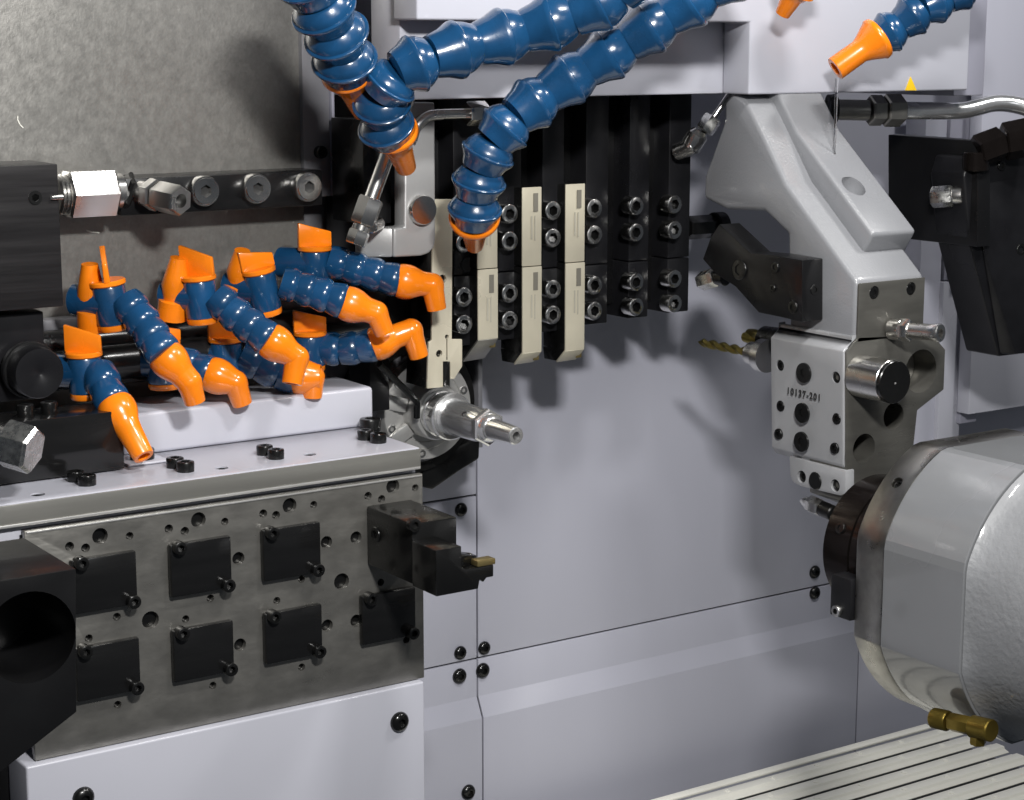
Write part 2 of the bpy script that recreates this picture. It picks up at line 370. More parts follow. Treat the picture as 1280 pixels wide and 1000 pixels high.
for px, py, r in ((95, 601, 2.9), (109, 606, 3.0), (219, 584, 3.0), (232, 589, 3.0), (331, 568, 2.9), (345, 573, 2.9), (463, 538, 4.0), (457, 549, 3.0), (473, 553, 3.0), (178, 577, 4.2)):
    inst('screw', SK_BLACK, base, PZ(px, py, LZ), (0, 0, 1), (r*.00148, r*.00148, r*.0017), random.random())
for px, py, r in ((47, 618, .0035), (277, 585, .0034), (387, 568, .0034)):
    inst('screw', SK_BLACK, base, PZ(px, py, LZ)-Vector((0, 0, .0035)), (0, 0, 1), (r*.98, r*.98, .003))  # dark inserts added so the empty ledge holes look shaded inside
q = PZ(178, 579, LZ)
MB().box((q.x-.010, q.y-.006, LZ+.0002), (q.x+.012, WY-.0003, LZ+.0016), .0012, 3).build('pad', 'white_paint', t)
# black cover block on the ledge
CY = .040
tag(MB().box((-.36, CY, LZ+.0008), (P(155, 560, CY).x, WY-.001, P(100, 519, CY).z), .0006).build('cover_block', 'cover_black'), 'glossy dark grey cover block standing on the left end of the white ledge', 'block')
# =================================================================== drilled steel plate with blanking squares
t = plate = thing('tool_plate', 'drilled dark steel tool plate with eight black blanking squares', 'tool plate', (-.1, 0, -.11))
px0 = P(37, 800, 0).x; px1 = .0006; pz0 = -.1118; pz1 = 0.
cut = MB()
def hole(px, py, r, dep=.008, n=18):
    q = P(px, py, 0); cut.lathe([(-.002, r), (0, r), (dep*.5, r*.98), (dep*.51, r*.62), (dep, r*.6)], q, (0, 1, 0), n)
for px, py in ((125, 670), (248, 650), (362, 632), (491, 608)): hole(px, py, .0039, .008, 22)
for px, py in ((188, 775), (427, 727)): hole(px, py, .0044, .008, 22)
for px, py in ((162, 670), (281, 652), (392, 631), (519, 610)): hole(px, py, .0020)
for px, py in ((87, 683), (107, 685), (211, 661), (231, 664), (329, 642), (345, 644), (460, 620), (477, 624)): hole(px, py, .0022)
for px, py in ((298, 698), (408, 678), (300, 806), (409, 782), (445, 672), (445, 776)): hole(px, py, .0033, .008, 20)
for px, py in ((111, 798), (232, 774), (346, 751), (476, 728)): hole(px, py, .0020)
for px, py in ((146, 771), (147, 881), (263, 748), (266, 857), (377, 724), (377, 834), (508, 800)): hole(px, py, .0020)
MB().box((px0, 0, pz0), (px1, .0030, pz1), .0004).build('plate', 'plate_steel', plate, cut=cut)
MB().box((px0+.001, .0032, pz0+.001), (px1-.001, SB+.0035, pz1-.0005), 0).build('backing', 'black_oxide', plate)
SQY = -.0042
MB().box((px0+.001, -.0005, pz1-.0013), (px1-.0006, -.0001, pz1-.0004), .00015).build('edge_highlight', 'machined_steel', plate)  # thin pale strip paints the highlight on the plate's top edge
xA = P(94, 700, SQY).x; xB = P(215, 700, SQY).x; xC = P(330, 700, SQY).x; sw = P(291, 700, SQY).x-xB
pitch = (P(330, 663, SQY).x-P(214, 683, SQY).x)
XS = [xC-2*pitch, xC-pitch, xC, xC+pitch*1.12]
zt1 = P(365, 658, SQY).z; sh = zt1-P(365, 722, SQY).z; zt2 = P(365, 762, SQY).z
def square(x0, z1):
    MB().box((x0, SQY, z1-sh), (x0+sw, -.0003, z1), .0009, 2).build('blanking_square', 'cover_black', plate)
    inst('screw', SK_BLACK, plate, (x0+.004, SQY+.002, z1-.0015), AXF, (.0034, .0034, .0056))
    inst('screw', SK_BLACK, plate, (x0+sw-.003, SQY+.002, z1-sh+.0022), AXF, (.0034, .0034, .0056))
for x in XS[:3]: square(x, zt1)
for x in XS: square(x, zt2)
# =================================================================== white panel under the plate
LY = -.004
t = thing('front_cover', 'white lower front panel with black button screws under the drilled plate', 'panel', (-.1, LY, -.2))
x0_ = P(33, 970, LY).x; x1_ = P(531, 900, LY).x; zt_ = P(400, 880, LY).z
MB().box((x0_, LY, -.30), (x1_, .07, zt_), .0012, 3).build('panel', 'white_paint', t)
for px, py in ((499, 902), (104, 997)): inst('screw', BT_BLACK, t, P(px, py, LY), AXF, .0055)
# added black block stands in for the dark void left of the panel
tag(MB().box((-.36, .02, -.30), (x0_-.0005, .10, -.055), .0005).build('void_block', 'black_paint'), 'added black block standing in for the dark void left of the white lower panel', 'bracket')
# =================================================================== foreground black housing with bore
FY = -.085
t = thing('bore_housing', 'black housing with a large round bore at the lower left corner', 'housing', P(40, 900, FY))
cut = MB(); q = P(38, 797, FY); rb = (P(95, 797, FY)-q).length*.985
cut.cyl(q+AXF*.01, q-AXF*.05, rb, 40, .00001)
a = xz(95, 711, FY); b = xz(96, 890, FY); c = xz(0, 966, FY)
dx = c[0]-b[0]; dz = c[1]-b[1]
pol = [(-.40, a[1]), a, b, (b[0]+dx*1.6, b[1]+dz*1.6), (-.40, b[1]+dz*1.6)]
MB().prism(pol, 'y', FY, FY+.062, .0005).build('body', 'black_paint', t, cut=cut)
# zinc hex fitting on the cover block, far left
t = thing('hex_fitting', 'grainy zinc hex fitting poking in from the left edge in front of the cover block', 'fitting', P(20, 560, .0))
qa = P(-8, 549, 0.005); qb = P(50, 566, -.012); d = (qb-qa).normalized(); L = (qb-qa).length
MB().cyl(qa-d*.01, qa+d*.006, .0075).build('collar', 'bright_steel', t)
MB().lathe([(0, 'h0.0105'), (.001, 'h0.0115'), (L*.62-.0015, 'h0.0115'), (L*.62, 'h0.0100')], qa+d*.006, d, 24).build('hex_nut', 'zinc', t)
# =================================================================== turning tool holder on the plate
t = th = thing('turning_tool_holder', 'black stepped turning tool holder with gold insert clamped at the right end of the plate', 'tool holder', P(500, 660, 0))
X0 = P(458, 650, 0).x
zt_ = P(459, 632, 0).z; zl = P(459, 705, 0).z
y1 = PX(515, 660, X0).y; y2 = PX(546, 690, X0).y
z1 = PX(546, 688, X0).z
X1 = P(571, 645, y1).x
MB().box((X0, y1, zl), (X1, -.0006, zt_), .0008).build('holder_block', 'black_oxide', th)
xm = P(577, 690, y2).x; xe = P(600, 730, y2).x; xi = P(617, 700, y2).x
zi = P(606, 710, y2).z; zn = P(610, 722, y2).z
bar = [(X0-.0004, zl-.0006), (xe-.001, zl-.0006), (xe, zl+.004), (xe+.002, zn-.002), (xe+.004, zn), (xi, zn), (xi, zi+.001), (xm+.002, zi+.001), (xm, zi+.003), (xm, z1), (X0-.0004, z1)]
MB().prism(bar, 'y', y2, y1-.0004, .0005).build('tool_shank', 'black_oxide', th)
MB().box((P(597, 700, y2-.0005).x, y2-.0006, zi+.0012), (xi+.0008, y2+.006, zi+.0042), .0004).build('insert', 'gold_insert', th)
MB().hull([(xm+.0003, y2+.001, zi+.0012), (xm+.0003, y2+.014, zi+.0012), (xm+.0003, y2+.001, zi+.008), (xm+.0003, y2+.014, zi+.008), (xi-.005, y2+.0075, zi+.0047), (xi-.005, y2+.014, zi+.0047), (xi-.005, y2+.0085, zi+.0012), (xi-.005, y2+.014, zi+.0012)], .0003).build('clamp', 'black_oxide', th)
inst('screw', SK_BLACK, th, P(515, 655, y1), AXF, .0034)
cq = PX(470, 668, X0)
inst('screw', SK_BLACK, th, cq+Vector((.0003, 0, 0)), (-1, 0, 0), (.004, .004, .0012))
inst('screw', SK_STEEL, th, (P(602, 690, y2).x-.002, y2+.010, zi+.0045), (0, 0, 1), (.0024, .0024, .0012))
# =================================================================== gang tool post: bars and cream tools
GY = .085; GB = .150
t = gang = thing('gang_tool_post', 'black gang tool post of vertical clamp bars with silver cap screws', 'tool post', P(720, 400, GY))
ztop = P(720, 116, GY).z
def barx(a, b, y=GY): return P(a, 300, y).x, P(b, 300, y).x
bars = [(567, 596, 432), (623, 652, 424), (678, 705, 414), (732, 760, 405), (786, 811, 397), (835, 862, 390)]
z_seam = P(740, 331, GY).z
for i, (a, b, yb) in enumerate(bars):
    x0, x1b = barx(a, b); zbm = P((a+b)/2, yb, GY).z
    MB().box((x0, GY, zbm), (x1b, GB, z_seam-.0003), .0008).build('clamp_block', 'anodised', gang)
    MB().box((x0, GY, z_seam+.0003), (x1b, GB, ztop+.01), .0008).build('clamp_bar', 'anodised', gang)
MB().box((barx(540, 560)[0], GY+.016, P(740, 388, GY).z), (barx(835, 861)[1]-.001, GB+.006, ztop+.01), .0005).build('slot_body', 'black_paint', gang)
MB().box((P(478, 300, GY).x, GY+.02, P(500, 440, GY).z), (P(560, 300, GY+.02).x, GB, ztop), .0005).build('side_body', 'black_paint', gang)
sc = [(577, (303, 371, 405)), (634, (267, 301, 366, 400)), (688, (263, 297, 361, 393)), (740, (260, 293, 356, 388)), (792, (257, 290, 352, 383)), (840, (255, 287, 348, 379))]
for px, ys in sc:
    for py in ys:
        q = P(px, py, GY-.006)
        inst('cap_screw', SK_STEEL, gang, q-AXF*.0058, AXF, (.0057, .0057, .0088), random.random())
        # stepped washer wedge behind the head
q = P(584, 331, GY-.0003); MB().lathe([(0, .0042), (.0006, .0042), (.0006, .0036), (.0003, .0034)], q-AXF*.0003, AXF, 24).build('bore', 'print_hole_black', gang)  # black disc paints the dark inside of the bore
CT = GY-.009
ctg = 'cream coated turning tools in the gang post'
def ctool(a, b, ytop, yseam, ybot, label, wedge=0., nub=True):
    x0 = P(a, 300, CT).x; x1 = P(b, 300, CT).x
    zt = P((a+b)/2, ytop, CT).z; zm = P((a+b)/2, yseam, CT).z; zb = P((a+b)/2, ybot, CT).z
    t = thing('cutting_tool', label, 'cutting tool', ((x0+x1)/2, CT, zb), ctg)
    MB().box((x0, CT, zm+.0002), (x1, CT+.0011, zt), .0004).build('clamp_wedge', 'cream_coat', t)
    MB().box((x0+.0003, CT+.0011, zm+.0004), (x1-.0003, GY+.014, zt-.0002), .0004).build('wedge_body', 'black_oxide', t)
    MB().box((x0, CT-.0004, zb), (x1, CT+.0008, zm-.0002), .0003).build('shank_face', 'cream_coat', t)
    MB().box((x0+.0002, CT+.0008, zb), (x1-.0003, GY+.014, zm-.0003), .0004).build('shank', 'black_oxide', t)
    d = .010 if wedge == 0 else wedge
    fr = [Vector((x0, CT-.0003, zb-.0003)), Vector((x1, CT-.0003, zb-.0003)), Vector((x1-.001, CT+d*.7, zb-d*.75)), Vector((x0+.001, CT+d, zb-d*.85))]
    MB().hull(fr+[p_+Vector((0, .0008, .0008)) for p_ in fr], .0002).build('head_face', 'cream_coat' if wedge == 0 else 'plate_steel', t)
    MB().hull([p_+Vector((.0002, .0009, .0008)) for p_ in fr]+[(x0, GY+.014, zb-.0003), (x1-.0003, GY+.014, zb-.0003), (x0+.001, GY+.014, zb-d*.8), (x1-.002, GY+.014, zb-d*.7)], .0003).build('head', 'black_oxide', t)
    MB().box((x1-.0025, CT+.004, zb-.006), (x1+.0012, CT+.009, zb-.0005), .0003).build('insert', 'gold_insert', t)
    hx = (x1-x0)
    for zz in (zt, zm):
        MB().box((x0+hx*.55, CT-.0007, zz-.014), (x0+hx*.78, CT-.0004, zz-.0035), 0).build('data_mark', 'print_grey', t)
        MB().box((x0+hx*.42, CT-.0006, zz-.030), (x0+hx*.50, CT-.0004, zz-.0165), 0).build('print_line', 'print_pale', t)
        MB().box((x0+hx*.60, CT-.0006, zz-.031), (x0+hx*.66, CT-.0004, zz-.0165), 0).build('print_line', 'print_pale', t)
    return t
ctool(597, 622, 240, 336, 424, 'cream tool with dark bent head, partly behind the blue nozzle tip', .018)
ctool(653, 677, 234, 333, 440, 'middle cream tool of the gang post, between the two other straight cream tools')
ctool(707, 731, 230, 328, 437, 'cream tool furthest right in the gang post, beside the empty black slots')
# parting tool over the spindle
t = thing('parting_tool', 'tall cream parting tool blade holder whose tip touches the aluminium workpiece', 'cutting tool', P(552, 480, CT), ctg)
PY = GY-.012
def q2(x, y): return xz(x, y, PY)
pol = [q2(541, 249), q2(566, 249), q2(565, 424), q2(578, 424), q2(578, 458), q2(568, 474), q2(563, 474), q2(563, 452), q2(554, 452), q2(554, 484), q2(534, 486), q2(536, 428), q2(540, 425)]
cut = MB()
for px, py, r in ((549, 442, .0021), (553, 349, .0026)):
    c_ = P(px, py, PY); cut.cyl(c_+AXF*.003, c_-AXF*.006, r, 18, .00001)
c0_ = P(558.5, 421, PY); cut.cyl(c0_+AXF*.003, c0_-AXF*.02, .0013, 12, .00001)
c1_ = P(558.5, 450, PY); cut.box((c0_.x-.0004, PY-.003, c1_.z), (c0_.x+.0004, PY+.02, c0_.z), 0)
MB().prism(pol, 'y', PY, PY+.0018, .0004).build('blade_holder', 'cream_coat', t, cut=cut)
MB().prism([(x+.0003 if i_ in (0, 10, 11, 12) else x-.0003, z) for i_, (x, z) in enumerate(pol)], 'y', PY+.0019, GY+.012, .0003).build('holder_back', 'black_oxide', t)
MB().box((P(555, 452, PY).x, PY+.0005, P(560, 483, PY).z), (P(563, 452, PY).x, GY+.010, P(560, 446, PY).z), .0004).build('blade', 'black_oxide', t)
# =================================================================== grey bracket with plug, tubes
BKY = .066
t = thing('grey_bracket', 'grey L shaped bracket with rounded corner and round plug left of the parting tool', 'bracket', P(520, 320, BKY))
def r2(x, y): return xz(x, y, BKY)
pol = [r2(506, 128), r2(544, 128), r2(545, 300), r2(543, 310), r2(536, 317), r2(526, 320), r2(492, 322), r2(492, 285), r2(506, 284)]
MB().prism(pol, 'y', BKY, BKY+.012, .0014, 3).build('bracket_plate', 'bracket_grey', t)
bx0, bz0 = r2(491.5, 285); bx1, bz1 = r2(491.5, 322)
MB().prism([(bx0, BKY+.0008), (bx0, BKY+.012), (bx0-.013, BKY+.020), (bx0-.014, BKY+.012)], 'z', bz1, bz0, .001).build('bracket_wing', 'bracket_grey', t)
q = P(526, 262, BKY)
MB().lathe([(0, .0083), (.003, .0083), (.0038, .0078), (.0040, .0050), (.0041, .0002)], q, AXF, 32).build('round_plug', 'bright_steel', t)
MB().box((P(463, 200, BKY+.006).x, BKY+.014, P(480, 283, BKY).z), (P(505, 200, BKY).x, BKY+.05, P(480, 150, BKY).z), .0008).build('dark_block', 'black_paint', t)
t = thing('thin_tube', 'thin steel coolant tube with bright hex fitting slanting down beside the grey bracket', 'tube', P(455, 290, .06))
qa = P(487, 185, .058); qb = P(463, 252, .060); d = (qb-qa).normalized()
MB().tube([qa-d*.05, qa, qb], .0042, 16).build('tube', 'bright_steel', t)
MB().hexn(qb-d*.002, qb+d*.013, .0072).build('hex_nut', 'bright_steel', t)
MB().cyl(qb+d*.013, qb+d*.017, .0050).build('collar', 'bright_steel', t)
e = (P(457, 292, .06)-(qb+d*.016)).normalized()
MB().hexn(qb+d*.0165, qb+d*.0245, .0060).build('elbow', 'bright_steel', t)
MB().cyl(P(464, 284, .060), P(474, 279, .068), .0035).build('stub', 'bright_steel', t)
t = thing('bent_tube', 'short bent steel tube running into a hex fitting under the white housing', 'tube', P(560, 143, .06))
pts = smooth_path([P(515, 175, .062), P(521, 158, .062), P(534, 146, .062), P(552, 143, .062), P(588, 142, .064)], 6)
MB().tube(pts, .0030, 14).build('tube', 'bright_steel', t)
qa = P(583, 142, .064); MB().hexn(qa, qa+Vector((.013, 0, 0)), .0068).build('hex_nut', 'bright_steel', t)
# =================================================================== main spindle with chuck, guard
SC_ = P(539, 513, .11); SX, SZ = SC_.x, SC_.z
def sp(y): return Vector((SX, y, SZ))
t = thing('main_spindle', 'steel main spindle chuck with black guard ring holding the aluminium shaft', 'spindle', sp(.14))
MB().lathe([(0, .036), (.012, .0405), (.030, .041), (.034, .0395), (.034, .031), (.02, .03)], sp(.158), AXF, 48).build('guard_ring', 'black_oxide', t)
MB().lathe([(0, .034), (.022, .034), (.024, .0330), (.024, .028), (.020, .027)], sp(.146), AXF, 48).build('rear_disc', 'grey_paint', t)
MB().lathe([(0, .0300), (.014, .0305), (.0155, .0298), (.0155, .0240), (.0145, .0236), (.0145, .0200), (.0135, .0196), (.0135, .016), (.010, .015)], sp(.129), AXF, 48).build('chuck_flange', 'machined_steel', t)
MB().lathe([(0, .0165), (.014, .0165), (.0155, .0155), (.0155, .0135), (.012, .013)], sp(.1165), AXF, 40).build('collet_nose', 'machined_steel', t)
for k in range(6):
    an = math.radians(20+60*k); v = Vector((math.cos(an)*.0265, 0, math.sin(an)*.0265))
    inst('screw', SK_STEEL, t, sp(.1155)+v, AXF, (.0026, .0026, .0026))
for an in (100, 165, 215):
    a_ = math.radians(an); v = Vector((math.cos(a_), 0, math.sin(a_)))
    u_ = Vector((-math.sin(a_), 0, math.cos(a_)))
    MB().hull([sp(.1142)+v*r_+u_*s_+AXF*k_ for r_ in (.0170, .0292) for s_ in (-.0042, .0042) for k_ in (0, .004 if r_ < .02 else .0015)], .0005).build('jaw', 'machined_steel', t)
# hose line across the chuck face (black)
tag(MB().tube(smooth_path([P(474, 455, .085), P(496, 477, .09), P(519, 500, .094), P(521, 512, .096), P(521, 522, .097)], 5), .0020, 10).build('chuck_pin', 'black_oxide'), 'thin bent black rod lying across the chuck face', 'rod')
# guard foot
gp = [P(530, 560, .12), P(598, 556, .12), P(597, 580, .12), P(540, 612, .12)]
t2 = MB().prism([xz(528, 578, .128), xz(601, 545, .128), xz(600, 574, .128), xz(577, 588, .128), xz(541, 613, .128), xz(528, 610, .128)], 'y', .128, .165, .002).build('guard_foot', 'black_oxide', t)
t2 = MB().box((P(598, 480, .135).x, .135, P(598, 560, .135).z), (P(603.5, 480, .135).x, .166, P(598, 440, .135).z), .0006).build('guard_edge', 'grey_paint', t)
# workpiece
t = thing('aluminium_shaft', 'shiny turned aluminium workpiece shaft with stepped collars held in the chuck', 'workpiece', sp(.09))
MB().lathe([(0, .0130), (.004, .0136), (.0065, .0136), (.007, .0130), (.0125, .0128), (.013, .0140), (.016, .0140), (.0168, .0132), (.0168, .0108), (.019, .0104), (.0235, .0103), (.044, .0098), (.048, .0088), (.051, .0085)], sp(.103), AXF, 40).build('shaft_body', 'aluminium', t)
MB().lathe([(0, 'h0.0098'), (.001, 'h0.0108'), (.004, 'h0.0108'), (.005, 'h0.0098')], sp(.052), AXF, 24).build('hex_flange', 'aluminium', t)
MB().lathe([(0, .0085), (.003, .0075), (.004, .0062), (.024, .0052), (.0265, .0050), (.0272, .0044), (.0272, .0024), (.018, .0023)], sp(.0475), AXF, 28).build('shaft_tip', 'aluminium', t)
MB().cyl(sp(.0240), sp(.0222), .0024, 20, .0001).build('centre_hole', 'print_hole_black', t)  # black disc paints the shade inside the tip's hole
dd = Vector((-.35, 0, .3)).normalized()
MB().lathe([(0, .0019), (.0006, .0017), (.0006, .0010), (.0002, .001)], sp(.062)+dd*.0093, Vector((-.75, -.4, .25)), 16).build('cross_hole', 'print_hole_black', t)  # black disc paints the dark inside of the cross hole
# =================================================================== cast arm with the tool block
AY = -.08; AX = P(1073, 352, AY).x; AX2 = P(1158, 343, AY).x
def ayz(x, y): return yz(x, y, AX)
t = arm = thing('cast_arm', 'white cast arm sloping down to a steel pad, with a raised rib along its top', 'arm', (AX, .05, .06))
z_pad = P(1073, 352, AY).z; z_padb = P(1073, 428, AY).z
A_ = (AY+.0015, z_pad); B1 = ayz(982, 229); B2 = ayz(953, 167); B3 = ayz(934, 128)
prof = [(AY+.0015, z_padb), A_, B1, B2, B3, (B3[0]+.012, B3[1]+.006), ayz(905, 128), ayz(905, 150), ayz(880, 220), ayz(879, 248), ayz(908, 262), ayz(955, 264), ayz(984, 292), ayz(986, 400), ayz(986, 412)]
MB().prism(prof, 'x', AX, AX2, .0028, 3).build('arm_casting', 'cast_paint', arm)
cut = MB()
for px, py in ((1093, 366), (1139, 361)): q = P(px, py, AY); cut.cyl(q+AXF*.002, q-AXF*.006, .0038, 20, .00001)
MB().box((AX+.0008, AY, z_padb), (AX2-.0008, AY+.0014, z_pad-.0012), .0004).build('steel_pad', 'bore_steel', arm, cut=cut)
for px, py in ((1093, 366), (1139, 361)): inst('screw', SK_BLACK, arm, P(px, py, AY)-AXF*.0014, AXF, (.0035, .0035, .0012))
# rib: offset of the slope
def slope(x, y):
    dv = Vector((0, B1[0]-A_[0], B1[1]-A_[1])); n = Vector((0, -dv.z, dv.y)).normalized()
    if n.z < 0: n = -n
    o_ = Vector((AX, *A_)); d = ray(x, y); return CAM + d*((o_-CAM).dot(n)/d.dot(n)), n, dv.normalized()
p0, n_, dv_ = slope(1079, 315)
hr = .0125; L1 = .085
def rp(s_, h): v = Vector((0, p0.y, p0.z))+dv_*s_+n_*h; return (v.y, v.z)
up2 = Vector((0, B3[0]-B1[0], B3[1]-B1[1])).normalized()
e1 = rp(L1, 0); e1h = rp(L1, hr)
rib = [rp(-.0005, -.003), rp(.0015, hr), e1h, (e1h[0]+up2.y*.06, e1h[1]+up2.z*.06), (e1[0]+up2.y*.075+.01, e1[1]+up2.z*.07), (e1[0]+.004, e1[1]-.006)]
xr1 = p0.x; xr2 = min(slope(1116, 313)[0].x, AX2-.001)
cut = MB(); qc = Vector((xr1+(xr2-xr1)*.55, 0, 0))+Vector((0, *rp(.040, hr+.002)))
cut.lathe([(0, .0075), (.009, .0075)], qc, -(n_+dv_*.3), 28)
MB().prism(rib, 'x', xr1, xr2+.012, .0022, 3).build('rib', 'cast_paint', arm, cut=cut)
# ---- tool block
BF = -.08; BX = P(1058, 440, BF).x; BB = PX(965, 425, BX).y
t = tb = thing('tool_block', 'aluminium coloured tool block stamped 10137-201 with plugs and bored steel front', 'tool block', (BX+.03, BF, -.02))
def b2(x, y): return xz(x, y, BF)
pol = [b2(1058, 440), b2(1074, 421), b2(1130, 419), b2(1165, 417), b2(1182, 437), b2(1180, 487), b2(1147, 513), b2(1142, 560), b2(1142, 660), b2(1058, 628)]
cut = MB()
for px, py, r, dp in ((1151, 464, .0125, .022), (1117, 520, .0078, .05), (1080, 560.5, .0084, .05)):
    q = P(px, py, BF); cut.cyl(q+AXF*.002, q-AXF*min(dp, .027), r, 32, .00001)
mid = BF+.004
MB().prism(pol, 'y', BF, BF+.030, .0006).build('bored_front', 'bore_steel', tb, cut=cut)
pol2 = [b2(1058, 440), b2(1074, 421), b2(1080, 420.5), b2(1080, 588), b2(1058, 582)]
pol2 = [(x-.0012, z+(.0003 if i < 3 else 0)) for i, (x, z) in enumerate(pol2)]
cut = MB(); XF = Vector((1, 0, 0)); bxf = BX-.0012
small = ((974, 457), (973, 508), (970, 543), (1044, 472), (1043, 524), (1040, 561))
for px, py in small: q = PX(px, py, bxf); cut.cyl(q-XF*.002, q+XF*.006, .0033, 20, .00001)
cut.cyl(PX(1000, 540, bxf)-XF*.002+Vector((0, 0, -.2)), PX(1000, 540, bxf)+XF*.002+Vector((0, 0, -.2)), .001, 8, .00001)
pol2[2] = (BX+.0055, pol2[1][1]); pol2[3] = (BX+.0055, pol2[3][1])
MB().prism([(BX+.006, p_[1]) if p_[0] < BX+.003 else (BX+.05, p_[1]) for p_ in (pol2[0], pol2[2], pol2[3], pol2[4])], 'y', BF+.0302, BB-.0005, .001).build('block_core', 'block_metal', tb)
MB().prism(pol2, 'y', BF+.0012, BB, .0014, 3).build('block_body', 'block_metal', tb, cut=cut)
for px, py in ((1006, 466), (1004, 516), (1003, 552)):
    q = PX(px, py, bxf)
    MB().lathe([(0, .0058), (.0012, .0057), (.0012, 'h0.0026'), (.0004, 'h0.0025')], q-XF*.0002, -XF, 24).build('plug', 'black_oxide', tb)
for px, py in small: inst('screw', SK_BLACK, tb, PX(px, py, bxf)+XF*.0030, -XF, (.00315, .00315, .0018))  # dark inserts added to keep the block's holes from showing pale inside
lx = BX+.0015
lug = [yz(986, 570, lx), yz(1057, 588, lx), yz(1057, 617, lx), yz(1050, 620, lx), yz(1000, 608, lx), yz(991, 603, lx), yz(987, 595, lx)]
cut = MB()
for px, py in ((1002, 596), (1044, 607)): q = PX(px, py, lx); cut.cyl(q-XF*.002, q+XF*.006, .0036, 20, .00001)
MB().prism(lug, 'x', lx, lx+.007, .001).build('lug', 'block_metal', tb, cut=cut)
for px, py in ((1002, 596), (1044, 607)): inst('screw', SK_BLACK, tb, PX(px, py, lx)+XF*.0032, -XF, (.0034, .0034, .0018))  # dark inserts added to shade the lug's holes
q = PX(1020, 601, lx); MB().cyl(q, q-XF*.0012, .0052).build('plug', 'black_oxide', tb)
q = PX(1012, 629, lx+.006); MB().hexn(q, q+Vector((0, -.010, -.001)), .0052).build('grease_nipple', 'bright_steel', tb)
MB().lathe([(0, .0012), (.004, .0032), (.007, .0036), (.008, .002)], q+Vector((0, .007, 0)), (0, -1, 0), 20).build('nipple_tip', 'bright_steel', tb)
MB().cyl(q+Vector((0, -.010, -.001)), q+Vector((0, -.020, -.002)), .0045).build('nipple_body', 'black_oxide', tb)
# lettering
cu_ = bpy.data.curves.new('part_number', 'FONT'); cu_.body = '10137-201'; cu_.size = .0053; cu_.align_x = 'CENTER'; cu_.align_y = 'CENTER'; cu_.extrude = .0001; cu_.space_character = 1.25; cu_.offset = .00012
to = bpy.data.objects.new('tmp', cu_); COL.objects.link(to)
me = bpy.data.meshes.new_from_object(to.evaluated_get(bpy.context.evaluated_depsgraph_get())); bpy.data.objects.remove(to)
q = PX(1004.5, 493, bxf-.0001)
me.transform(Matrix.Translation(q) @ Matrix(((0, 0, -1), (-1, 0, 0), (0, 1, 0))).to_4x4()); me.materials.clear(); me.materials.append(M['print_hole_black'])
put('part_number', me, tb)
# capped tool sleeve
q = P(1119, 478, BF-.027)
t = thing('capped_sleeve', 'steel sleeve with a flat black end cap plugged into the tool block', 'sleeve', q)
MB().cyl(q-AXF*.0025, q-AXF*.0269, .0119, 40).build('sleeve', 'bright_steel', t)
MB().lathe([(0, .0118), (.0022, .0118), (.0026, .0114), (.0026, .0010), (.0022, .0006)], q-AXF*.0026, AXF, 40).build('cap', 'black_oxide', t)
qh = P(1151, 464, BF); MB().lathe([(0, .0122), (.004, .0122), (.004, .0035), (.001, .003)], qh-AXF*.021, AXF, 32).build('bore_insert', 'plate_steel', tb)
# bolt in front of the pad
t = thing('coolant_bolt', 'bright hex ended bolt sticking out below the two sockets of the steel pad', 'bolt', P(1120, 415, AY))
qa = P(1113, 411, AY); d = Vector((.22, -1, .03)).normalized()
MB().cyl(qa, qa+d*.008, .0060).build('collar', 'bright_steel', t)
MB().hexn(qa+d*.004, qa+d*.013, .0064).build('hex_nut', 'bright_steel', t)
MB().lathe([(0, .0045), (.014, .0045), (.020, .0052), (.021, .0048), (.021, .0026), (.013, .0025)], qa+d*.011, d, 24).build('bolt_end', 'bright_steel', t)
# drills pointing to the main spindle
def drill_mb(tip, r, L, turns):
    mb = MB(); n = 16; N = 40; rings = []
    for i in range(N+1):
        s_ = i/N; an = s_*turns*2*math.pi; rr = r*min(1, s_*8+.02)
        ring = []
        for k in range(n):
            th_ = 2*math.pi*k/n; e = rr*(.50+.50*abs(math.cos(th_)))
            ring.append(mb.bm.verts.new(Vector(tip)+Vector((e*math.cos(th_+an), -s_*L, e*math.sin(th_+an)))))
        rings.append(ring)
    for a, b in zip(rings, rings[1:]):
        for k in range(n): mb.bm.faces.new((a[k], a[(k+1) % n], b[(k+1) % n], b[k]))
    mb.bm.faces.new(rings[0]); mb.bm.faces.new(rings[-1])
    return mb
dxp = BX+.013
tip = PX(872, 427, dxp); qc = PX(943, 442, dxp)
t = thing('twist_drill', 'long slim brass coloured twist drill pointing left out of its steel collet', 'drill', qc, 'drills in the tool block')
drill_mb(tip, .0030, tip.y-qc.y, 2.6).build('drill_bit', 'drill_brass', t)
MB().lathe([(0, .0055), (.001, .0068), (.009, .0070), (.010, .0098), (.016, .0098)], (dxp, qc.y+.004, qc.z), (0, -1, 0), 28).build('collet', 'bright_steel', t)
dxp2 = BX+.030; q2_ = PX(938, 420, dxp2); tip2 = PX(925, 418, dxp2)
t = thing('stub_drill', 'short thick brass coloured drill just above the slim twist drill', 'drill', q2_, 'drills in the tool block')
drill_mb((dxp2, tip2.y-.002, q2_.z), .0048, .035, .7).build('drill_bit', 'drill_brass', t)
MB().lathe([(0, .0064), (.001, .0078), (.02, .0085), (.03, .0110)], (dxp2, q2_.y-.012, q2_.z), (0, -1, 0), 28).build('collet', 'black_oxide', t)
